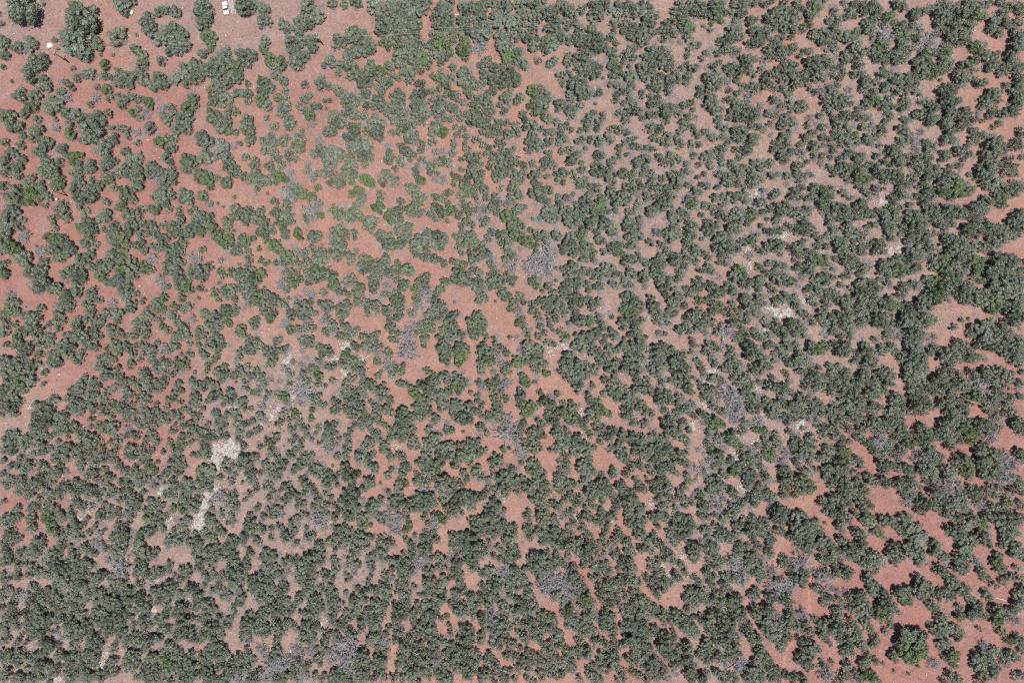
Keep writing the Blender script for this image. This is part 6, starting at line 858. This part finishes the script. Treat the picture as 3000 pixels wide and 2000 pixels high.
# ---------------------------------------------------------------- living trees
spare = []                                                            # clumps too small or too many to stand alone
def grow(kind, name, noun, mat, cat, group, most, reach, cap, look):
    trees = [(g, tree_dims(g)) for g in clump(idx[BK == kind], reach, cap)]
    trees.sort(key=lambda t: -np.sum((BR[t[0]]) ** 2))
    for g, _ in trees[most:]: spare.append((g, mat))
    items, roots = [], []
    for n, (g, _) in enumerate(trees[:most]):
        base = lobes_of(g); b, rad, H = base[5], base[6], base[7]
        root = empty(name, b)
        cw = link('crown', crown_mesh(g, mat, base), root)
        tr = link('trunk', TRUNKS[n % 8], root); tr.scale = (rad / 2.4, rad / 2.4, H / 3.6); tr.rotation_euler = (0, 0, random.uniform(0, 6.28))
        cx, cy = np.mean(BX[g]), np.mean(BY[g])
        size = 'huge' if rad > 5 else 'broad' if rad > 3.6 else 'mid-sized' if rad > 2.9 else 'small'
        form = 'round' if len(g) <= 2 else 'lobed' if len(g) <= 4 else 'many-lobed'
        items.append((cx, cy, float(np.sum(BR[g] ** 2)), '%s %s %s' % (size, form, look))); roots.append((root, near_word(cx, cy, rad / PXM)))
    for (root, nw), lab in zip(roots, place_labels(items, noun)):
        if nw: 
            lab2 = lab.replace(noun + ',', noun + nw + ',')
            if len(lab2.split()) <= 16: lab = lab2
        tag(root, lab, cat, group)

grow(0, 'juniper_tree', 'juniper', M['juniper'], 'tree', 'junipers scattered over the red slope', 300, 2.4, 7, 'grey-green')
grow(1, 'bushy_tree', 'bushy tree', M['leafy'], 'tree', 'bright yellow-green trees among the junipers', 290, 1.9, 3, 'yellow-green')

def lobe_protos(mat, sets, nm):
    out = []
    for i, (V, t) in enumerate(sets):
        me = mesh_quads(nm, V, mat, t)
        me.materials.append(M['bark'])
        bm = bmesh.new(); bm.from_mesh(me)
        tl = bm.faces.layers.float.get('tint')
        f0 = set(bm.faces)
        g = bmesh.ops.create_cone(bm, cap_ends=True, segments=6, radius1=0.09, radius2=0.05, depth=1.35)
        bmesh.ops.translate(bm, vec=(0, 0, -0.68), verts=g['verts'])
        for f in bm.faces:
            if f not in f0: f.material_index = 1
        bm.to_mesh(me); bm.free(); out.append(me)
    return out

def woodland():
    protos = lobe_protos(M['juniper'], SMALL + LARGE[:2], 'juniper_clump') + lobe_protos(M['leafy'], SMALL[:4], 'leafy_clump')
    coll = hidden_collection('clump', protos)
    pts, rot, scl, pk = [], [], [], []
    for g, mat in spare:
        X, Y, zc, hz, r, b, rad, H = lobes_of(g)
        gz = ground_z(X, Y)
        for i in range(len(g)):
            pts.append((X[i], Y[i], zc[i] + gz[i])); rot.append((0, 0, random.uniform(0, 6.283)))
            scl.append((r[i] * random.uniform(0.92, 1.12), r[i] * random.uniform(0.92, 1.12), hz[i]))
            pk.append(random.randrange(10, 14) if mat is M['leafy'] else (random.randrange(8, 10) if r[i] > 2.1 else random.randrange(8)))
    # the same wood goes on beyond the edges of the picture
    g = np.random.default_rng(3)
    n = 0
    while n < 3400:
        x, y = g.uniform(-258, 258), g.uniform(-186, 186)
        if abs(x) < 198 and abs(y) < 133: continue
        if math.sin(x * 0.09 + 1.1 * math.sin(y * 0.05)) + math.cos(y * 0.11 + x * 0.03) + g.uniform(-1, 1) < -0.5: continue
        r = g.uniform(1.2, 2.1); H = r * g.uniform(1.6, 2.2); n += 1
        pts.append((x, y, H / 2 + float(ground_z(x, y)))); rot.append((0, 0, g.uniform(0, 6.28))); scl.append((r, r, H / 2)); pk.append(int(g.integers(0, 8)))
    scatter('juniper_woodland', pts, rot, scl, pk, coll, 'smaller grey-green junipers filling the slope between the larger trees', 'woodland')
woodland()

# ---------------------------------------------------------------- shrubs in the clearings
SHRUB = [lobe_protos(M['leafy'] if i % 2 else M['juniper'], [SMALL[i]], 'shrub')[0] for i in range(6)]
items, roots = [], []
for n, i in enumerate(idx[BK == 3]):
    r = max(0.35, BR[i] * PXM); x, y, _ = P(BX[i], BY[i], r * 0.7)
    o = link('shrub', SHRUB[n % 6], None, (x, y, r * 0.72 + float(ground_z(x, y)))); o.scale = (r, r, r * 0.75); o.rotation_euler = (0, 0, n * 1.3)
    items.append((BX[i], BY[i], r + n * 1e-4, '%s %s' % ('round' if r > 0.7 else 'tiny', 'yellow-green' if (n % 6) % 2 else 'dark green'))); roots.append(o)
for o, l in zip(roots, place_labels(items, 'shrub')): tag(o, l, 'shrub', 'low shrubs dotted over the bare clearings')

# ---------------------------------------------------------------- dead and leafless trees
def twigs(seed, n_limb=13, n_side=11, n_tip=4):
    """leafless crown of a unit tree (radius 1, height 1): three-sided tapering twigs"""
    g = np.random.default_rng(seed); seg = []
    for i in range(n_limb):
        a = i / n_limb * 6.283 + g.uniform(-.3, .3); e = g.uniform(0.15, 1.2)
        d = np.array([math.cos(a) * math.cos(e), math.sin(a) * math.cos(e), math.sin(e)]); L = g.uniform(0.75, 1.0)
        p0 = np.array([0, 0, 0.12]); p1 = p0 + d * L * 0.55 + g.normal(size=3) * 0.05; p2 = p0 + d * L + g.normal(size=3) * 0.06
        seg += [(p0, p1, 0.030, 0.022), (p1, p2, 0.022, 0.009)]
        for j in range(n_side):
            t = g.uniform(0.25, 1.0); q = p0 + (p2 - p0) * t
            s = d * 0.6 + g.normal(size=3) * 0.7; s /= np.linalg.norm(s); q1 = q + s * g.uniform(0.16, 0.36); q1[2] = max(q1[2], 0.03)
            seg.append((q, q1, 0.019, 0.011))
            for k in range(n_tip):
                t2 = g.uniform(0.3, 1); qq = q + (q1 - q) * t2; s2 = s * 0.7 + g.normal(size=3) * 0.7; s2 /= np.linalg.norm(s2)
                q2 = qq + s2 * g.uniform(0.08, 0.2); q2[2] = max(q2[2], 0.02); seg.append((qq, q2, 0.015, 0.009))
    V, F = [], []
    for a, b, r0, r1 in seg:
        d = b - a; d = d / (np.linalg.norm(d) + 1e-9); u = np.cross(d, (0.3, 0.5, 0.81)); u /= np.linalg.norm(u) + 1e-9; v = np.cross(d, u); n = len(V)
        for p, r in ((a, r0), (b, r1)):
            for k in range(3): V.append(p + (u * math.cos(k * 2.094) + v * math.sin(k * 2.094)) * r)
        F += [(n, n + 1, n + 4, n + 3), (n + 1, n + 2, n + 5, n + 4), (n + 2, n, n + 3, n + 5)]
    return np.array(V), np.array(F)
TW = [mesh_quads('branches', *(lambda vf: (vf[0], M['dead'], None, False, vf[1]))(twigs(40 + i))) for i in range(6)]
def dead_trunk(s):
    return MB().tube((0, 0, -0.15), (0.03, 0.02, 0.3), 0.075, 0.05, 7).tube((0.03, 0.02, 0.28), (-0.02 * s, 0.05, 0.6), 0.05, 0.025, 6).mesh('trunk', M['dead'])
DT = [dead_trunk(s) for s in (1, -2, 3)]
dead = clump(dead_i, 2.1, 3); dead.sort(key=lambda g: -np.sum(BR[g] ** 2))
items, roots, brush_pts = [], [], []
for n, g in enumerate(dead):
    cx, cy, r, d, rad, H = tree_dims(g); h = 0.9 * rad + 0.4
    x, y, _ = P(cx, cy, h * 0.5); z = float(ground_z(x, y))
    if n >= 290: brush_pts.append((x, y, z, rad)); continue
    root = empty('dead_tree', (x, y, z), random.uniform(0, 6.28)); root.scale = (rad * 1.22, rad * 1.22, h)
    link('branches', TW[n % 6], root); link('trunk', DT[n % 3], root)
    items.append((cx, cy, rad + n * 1e-5, '%s bare %s' % ('spreading' if rad > 2.4 else 'medium' if rad > 1.7 else 'small', random.choice(['grey', 'silver-grey']))))
    roots.append(root)
for o, l in zip(roots, place_labels(items, 'dead tree')): tag(o, l, 'dead tree', 'leafless grey trees between the junipers')

# low grey brush and twiggy litter between the trees
g = np.random.default_rng(11)
live = idx[BK < 2]
pts, rot, scl, pk = [], [], [], []
for x, y, z, rad in brush_pts: pts.append((x, y, z)); rot.append((0, 0, g.uniform(0, 6))); scl.append((rad, rad, rad * 0.7)); pk.append(int(g.integers(0, 6)))
cand = g.choice(live, 26000); ang = g.uniform(0, 6.283, 26000)
cx = (BX[cand] - 1500) * PXM + np.cos(ang) * BR[cand] * PXM * 1.25; cy = -(BY[cand] - 1000) * PXM + np.sin(ang) * BR[cand] * PXM * 1.25
_, st = zone_maps(cx, cy)
keep = g.random(26000) < 0.07 + 0.62 * st
for x, y in zip(cx[keep], cy[keep]):
    s = g.uniform(0.6, 1.5); pts.append((x, y, float(ground_z(x, y)) - 0.02)); rot.append((0, 0, g.uniform(0, 6))); scl.append((s, s, s * g.uniform(0.35, 0.6))); pk.append(int(g.integers(0, 6)))
scatter('dry_brush', pts, rot, scl, pk, hidden_collection('brush', TW), 'low grey twiggy brush on the stony ground between the trees', 'brush')

# sparse dry grass tufts in the clearings
tv = []
for i in range(3):
    V, t = lobe(300 + i, 36, 0.34); tv.append(mesh_quads('tuft', V, M['dead'] if i else M['juniper'], t))
pts, rot, scl, pk = [], [], [], []
def tufts(x0, y0, x1, y1, n):
    for _ in range(n):
        x, y, _z = P(g.uniform(x0, x1), g.uniform(y0, y1)); s = g.uniform(0.10, 0.30)
        pts.append((x, y, float(ground_z(x, y)) + s * 0.4)); rot.append((0, 0, g.uniform(0, 6))); scl.append((s, s, s * 0.7)); pk.append(int(g.integers(0, 3)))
tufts(-40, -30, 3040, 2030, 12000); tufts(0, 0, 420, 150, 420); tufts(500, 0, 1100, 160, 320); tufts(2300, 1300, 3000, 2000, 900); tufts(2720, 860, 2960, 980, 260); tufts(100, 1080, 300, 1180, 120)
scatter('dry_grass', pts, rot, scl, pk, hidden_collection('tuft', tv), 'sparse dry grass tufts speckling the red soil', 'grass')

# ---------------------------------------------------------------- pale rock
def outcrop(r, seed):
    """a low ledge of cracked pale stone: an uneven outline, stepped top"""
    g = np.random.default_rng(seed); n, k = 28, 7
    ph = g.uniform(0, 6.28, 5); V, F = [], []
    for j in range(k + 1):
        t = j / k
        for i in range(n):
            a = i / n * 6.283
            rr = r * t * (1 + 0.36 * math.sin(2 * a + ph[0]) + 0.22 * math.sin(3 * a + ph[1]) + 0.10 * math.sin(7 * a + ph[2]) + 0.06 * math.sin(11 * a + ph[3]))
            x, y = rr * math.cos(a), rr * math.sin(a)
            h = 0.16 * r + 0.10 * math.sin(x * 1.7 + ph[1]) + 0.10 * math.sin(y * 2.1 + x + ph[2])
            h = round(h / 0.09) * 0.09 + 0.1 + g.uniform(-0.02, 0.02)
            V.append((x, y, -0.35 if j == k else (h * 0.8 if j == k - 1 else h)))
    for j in range(k):
        for i in range(n):
            a, b = j * n + i, j * n + (i + 1) % n; F.append((a, b, b + n, a + n))
    return mesh_quads('rock_outcrop', np.array(V), M['rock'], faces=np.array(F))
items, roots = [], []
for n, i in enumerate(rock_i):
    r = BR[i] * PXM * 1.1; x, y, _ = P(BX[i], BY[i]); o = link('rock_outcrop', outcrop(r, 500 + n), None, (x, y, float(ground_z(x, y))))
    o.rotation_euler = (0, 0, n * 0.7)
    items.append((BX[i], BY[i], r + n * 1e-5, '%s pale cracked' % ('large' if r > 1.4 else 'small' if r < 1 else 'flat'))); roots.append(o)
for o, l in zip(roots, place_labels(items, 'rock ledge')): tag(o, l, 'rock', 'pale sandstone ledges showing through the soil')

def stones():
    g = np.random.default_rng(21); n = 30000
    px, py = g.uniform(-60, 3060, n), g.uniform(-40, 2040, n); x, y = (px - 1500) * PXM, -(py - 1000) * PXM
    _, st = zone_maps(x, y); keep = g.random(n) < 0.2 + 0.8 * st
    x, y = x[keep], y[keep]; s = g.gamma(2.0, 0.065, len(x)) + 0.06
    for i in rock_i:
        m = int(34 * BR[i] / 10); a = g.uniform(0, 6.28, m); d = g.uniform(0.7, 3.2, m) * BR[i] * PXM
        bx, by, _z = P(BX[i], BY[i]); x = np.r_[x, bx + np.cos(a) * d]; y = np.r_[y, by + np.sin(a) * d]; s = np.r_[s, g.uniform(0.1, 0.5, m)]
    z = ground_z(x, y); o = np.array([(1, 0, 0), (0, 1, 0), (-1, 0, 0), (0, -1, 0), (0, 0, 0.75), (0, 0, -0.6)]); m = len(x)
    V = o[None] * g.uniform(0.6, 1.3, (m, 6, 1)); a = g.uniform(0, 6.28, m); ca, sa = np.cos(a)[:, None], np.sin(a)[:, None]
    W = np.stack([V[..., 0] * ca - V[..., 1] * sa, V[..., 0] * sa + V[..., 1] * ca, V[..., 2]], -1) * s[:, None, None] + np.stack([x, y, z + s * 0.12], -1)[:, None]
    f = np.array([(0, 1, 4), (1, 2, 4), (2, 3, 4), (3, 0, 4), (1, 0, 5), (2, 1, 5), (3, 2, 5), (0, 3, 5)])
    F = (f[None] + (np.arange(m) * 6)[:, None, None]).reshape(-1, 3)
    tag(link('pebbles', mesh_quads('pebbles', W.reshape(-1, 3), M['pebble'], faces=F)), 'pale loose stones strewn over the rocky soil', 'stones', kind='stuff')
stones()

# ---------------------------------------------------------------- utility poles and wires
POLE_H = 8.6
def pole(px, py, label, cans=0, arm_rz=0.0):
    x, y, _ = P(px, py); z = float(ground_z(x, y)); o = empty('utility_pole', (x, y, z)); H = POLE_H
    MB().tube((0, 0, -0.5), (0, 0, H), 0.19, 0.14, 10).build('shaft', M['dark_wood'], o, True)
    c, s = math.cos(arm_rz), math.sin(arm_rz)
    MB().box((0, 0, H - 0.35), (2.0, 0.16, 0.16), arm_rz).build('crossarm', M['dark_wood'], o)
    for e in (-0.85, 0.85): MB().tube((c * e, s * e, H - 0.28), (c * e, s * e, H + 0.02), 0.07, 0.05, 8).build('insulator', M['white'], o)
    MB().tube((0, 0, H - 0.05), (0, 0, H + 0.25), 0.12, 0.09, 8).build('pole_cap', M['white'], o)
    for k in range(cans):
        a = arm_rz + 2.6 + k * 1.1; q = (math.cos(a) * 0.42, math.sin(a) * 0.42)
        t = MB().tube((*q, H - 2.0), (*q, H - 1.0), 0.26, 0.26, 12).build('transformer', M['steel'], o, False)
        MB().tube((*q, H - 1.0), (*q, H - 0.78), 0.08, 0.05, 8).build('bushing', M['white'], t)
    tag(o, label, 'utility pole', 'utility poles of the power line')
    return (x, y, z + H + 0.02), (c, s)
A1 = pole(203, 184, 'dark wooden utility pole between two big junipers by a white rock heap', 1, R(70))
A2 = pole(948, 134, 'dark wooden utility pole with transformers where the pale wires begin', 2, R(85))
A3 = pole(198, 574, 'dark wooden utility pole rising through a juniper beside a red clearing', 0, R(60))
A4 = pole(1572, 107, 'thin dark utility pole among dense junipers under the middle of the wires', 0, R(88))
A5 = pole(2296, 18, 'dark utility pole at the upper edge where the wires leave the scene', 0, R(100))
def wire(a, b, e, label, sag=0.5):
    (p, (c0, s0)), (q, (c1, s1)) = a, b
    p = Vector((p[0] + c0 * e, p[1] + s0 * e, p[2])); q = Vector((q[0] + c1 * e, q[1] + s1 * e, q[2]))
    V, F, N, k = [], [], 24, 5
    d = (q - p).normalized(); u = d.cross(Vector((0, 0, 1))).normalized(); v = u.cross(d)
    for i in range(N + 1):
        t = i / N; c = p.lerp(q, t); c.z -= sag * 4 * t * (1 - t)
        for j in range(k): V.append(c + (u * math.cos(j * 6.283 / k) + v * math.sin(j * 6.283 / k)) * 0.014)
    for i in range(N):
        for j in range(k): a0, b0 = i * k + j, i * k + (j + 1) % k; F.append((a0, b0, b0 + k, a0 + k))
    tag(link('power_wire', mesh_quads('power_wire', np.array(V), M['wire'], smooth=True, faces=np.array(F))), label, 'wire', 'wires of the power line')
for e, w_ in ((-0.85, 'lower'), (0.85, 'upper')):
    wire(A1, A2, e, '%s of two thin wires from the rock heap pole to the transformer pole' % w_)
    wire(A2, A4, e, '%s of two pale wires from the transformer pole to the thin pole' % w_)
    wire(A4, A5, e, '%s of two pale wires from the thin pole to the top edge' % w_)

# ---------------------------------------------------------------- things in the clearing at the top
def pickup(px, py, rz):
    x, y, _ = P(px, py, 0.9); o = empty('pickup_truck', (x, y, float(ground_z(x, y))), rz)
    MB().box((0, 0, 0.72), (1.9, 4.9, 0.55), bev=0.10).build('body', M['white'], o)
    MB().box((0, 1.72, 1.06), (1.74, 1.35, 0.16), bev=0.06).build('hood', M['white'], o)
    mb = MB(); bm = mb.bm
    lo = [bm.verts.new(v) for v in ((-0.9, -0.75, 1.0), (0.9, -0.75, 1.0), (0.9, 1.05, 1.0), (-0.9, 1.05, 1.0))]
    hi = [bm.verts.new(v) for v in ((-0.74, -0.38, 1.72), (0.74, -0.38, 1.72), (0.74, 0.30, 1.72), (-0.74, 0.30, 1.72))]
    for i in range(4): bm.faces.new((lo[i], lo[(i + 1) % 4], hi[(i + 1) % 4], hi[i]))
    bm.faces.new(hi); bm.faces.new(lo[::-1])
    cab = mb.build('cab', M['glass'], o)
    MB().box((0, -0.04, 1.75), (1.54, 0.80, 0.07), bev=0.03).build('roof', M['white'], cab)
    for s in (-1, 1):
        MB().box((s * 0.9, -1.62, 1.12), (0.10, 1.65, 0.32)).build('bed_side', M['white'], o)
        MB().box((s * 0.62, 2.44, 0.80), (0.34, 0.08, 0.18)).build('headlight', M['lamp'], o)
        MB().box((s * 1.04, 0.85, 1.12), (0.22, 0.12, 0.16)).build('mirror', M['rubber'], o)
        for yy in (1.55, -1.5):
            wl = MB().tube((s * 0.72, yy, 0.38), (s * 0.97, yy, 0.38), 0.38, 0.38, 18).build('wheel', M['rubber'], o)
            MB().tube((s * 0.96, yy, 0.38), (s * 0.985, yy, 0.38), 0.2, 0.18, 14).build('rim', M['steel'], wl)
    MB().box((0, -2.46, 1.06), (1.8, 0.08, 0.46)).build('tailgate', M['tan'], o)
    MB().box((0, -1.6, 1.02), (1.66, 1.6, 0.06)).build('bed_floor', M['tan'], o)
    tag(o, 'white pickup truck with dark windows and a tan load bed', 'truck')
pickup(661, 25, R(11))

def lumber(px, py, rz):
    x, y, _ = P(px, py, 0.4); o = empty('lumber_stack', (x, y, float(ground_z(x, y))), rz)
    for yy in (-1.7, 1.7): MB().box((0, yy, 0.1), (2.0, 0.16, 0.2)).build('bearer', M['dark_wood'], o)
    for k in range(7):
        L = 5.2 + 0.35 * ((k * 37) % 5); MB().box(((k - 3) * 0.29, ((k * 53) % 7 - 3) * 0.12, 0.29), (0.17, L, 0.17), R((k * 29) % 5 - 2)).build('beam', M['pale_wood'] if k % 3 else M['steel'], o)
    tag(o, 'stack of long pale beams lying beside the white truck', 'lumber')
lumber(678, 16, R(11))
def board(px, py, dx, dy, rz):
    x, y, _ = P(px, py); o = MB().box((0, 0, 0.08), (dx, dy, 0.06)).build('plywood_sheet', M['tan'], None, False, (x, y, float(ground_z(x, y)) + 0.05)); o.rotation_euler = (0, 0, rz)
    tag(o, 'pale plywood sheet leaning flat behind the white truck', 'board')
board(690, 34, 0.35, 1.9, R(-6))

def tank(px, py, rz):
    x, y, _ = P(px, py, 0.7); o = empty('propane_tank', (x, y, float(ground_z(x, y))), rz)
    mb = MB().tube((0, -0.55, 0.75), (0, 0.55, 0.75), 0.46, 0.46, 20).ball((0, -0.55, 0.75), 0.46, (1, 0.6, 1), 3).ball((0, 0.55, 0.75), 0.46, (1, 0.6, 1), 3)
    mb.build('vessel', M['white'], o, True)
    for yy in (-0.45, 0.45): MB().box((0, yy, 0.17), (0.7, 0.14, 0.34)).build('foot', M['steel'], o)
    MB().tube((0, 0, 1.18), (0, 0, 1.34), 0.15, 0.13, 12).build('valve_dome', M['steel'], o)
    tag(o, 'white rounded gas tank lying at the edge of a juniper', 'tank')
tank(385.5, 37.5, R(-35))

def rubble(px, py, label, n, spread, seed):
    g = np.random.default_rng(seed); x, y, _ = P(px, py)
    V, F = [], []
    me = outcrop(spread * 0.55, seed); me.materials.clear(); me.materials.append(M['white_stone'])
    o = link('rock_heap', me, None, (x, y, float(ground_z(x, y)) + 0.05)); o.scale = (1, 0.5, 0.9); o.rotation_euler = (0, 0, R(25)); tag(o, label, 'rocks')
M['white_stone'] = plain('white_stone', (0.72, 0.68, 0.62), 0.85, 0.2, 0.15, 2.5)
rubble(146, 134, 'bright white rock heap between a round shrub and the utility pole', 9, 2.4, 77)

def box_post(px, py):
    x, y, _ = P(px, py); o = empty('utility_box', (x, y, float(ground_z(x, y))), R(20))
    MB().box((0, 0, 0.6), (0.6, 0.5, 1.2), bev=0.04).build('cabinet', M['dark_wood'], o)
    MB().box((0, 0, 1.24), (0.68, 0.58, 0.08), bev=0.02).build('lid', M['white'], o)
    tag(o, 'small dark utility box with a white lid in a red clearing', 'utility box')
box_post(171, 586)

# fallen trunks and branches
LOGS = [((1258, 24), (1268, 42), 'dark_wood', 0.2, 'dark fallen log at the foot of a tall juniper near the top edge'),
        ((1322, 48), (1345, 44), 'pale_wood', 0.2, 'pale fallen log between junipers above the power wires'),
        ((1434, 28), (1450, 29), 'pale_wood', 0.2, 'short pale log east of another fallen log, near the top edge'),
        ((84, 1197), (102, 1168), 'pale_wood', 0.16, 'long weathered plank lying on the red track, outer of two'),
        ((89, 1198), (106, 1170), 'pale_wood', 0.16, 'long weathered plank lying on the red track, inner of two'),
        ((2124, 1960), (2163, 1937), 'dark_wood', 0.18, 'dark fallen trunk with a forked end beside grey branches near the bottom'),
        ((2000, 1876), (2058, 1878), 'pale_wood', 0.16, 'long thin grey log lying level below dense junipers'),
        ((2915, 1749), (2953, 1760), 'pale_wood', 0.18, 'pale curved log in a red gap by the right edge'),
        ((541, 1915), (564, 1889), 'dead', 0.16, 'grey leaning log in a gap of the lower left wood'),
        ((1806, 1266), (1857, 1268), 'dead', 0.16, 'grey brushy log along the rim of a red clearing'),
        ((2010, 1691), (2038, 1672), 'pale_wood', 0.13, 'thin pale stick pointing up a stony gully'),
        ((786, 702), (800, 683), 'pale_wood', 0.16, 'pale log in a clearing beneath a large rounded juniper'),
        ((800, 934), (822, 921), 'pale_wood', 0.14, 'pale log below a pointed juniper on orange soil'),
        ((200, 602), (216, 580), 'pale_wood', 0.14, 'pale crooked log in the red clearing by the pole'),
        ((2280, 1690), (2330, 1722), 'dead', 0.14, 'grey bare log among leafless trees by the footpath')]
for (a, b, m, r, lab) in LOGS:
    p, q = Vector(P(*a)), Vector(P(*b)); p.z = float(ground_z(p.x, p.y)) + r * 0.8; q.z = float(ground_z(q.x, q.y)) + r * 0.7
    mid = p.lerp(q, 0.45) + Vector((0.12, 0.1, 0.05)); mb = MB().tube(p, mid, r, r * 0.85, 8).tube(mid, q, r * 0.85, r * 0.4, 8)
    if 'plank' not in lab:
        d = (q - p).normalized(); side = Vector((-d.y, d.x, 0.25))
        mb.tube(mid, mid + d * 0.8 + side * 0.7, r * 0.5, r * 0.2, 6).tube(p.lerp(q, 0.7), p.lerp(q, 0.7) + d * 0.6 - side * 0.5, r * 0.4, r * 0.15, 6)
    n = 'plank' if 'plank' in lab else 'fallen_log'
    tag(mb.build(n, M[m]), lab, 'plank' if n == 'plank' else 'log')
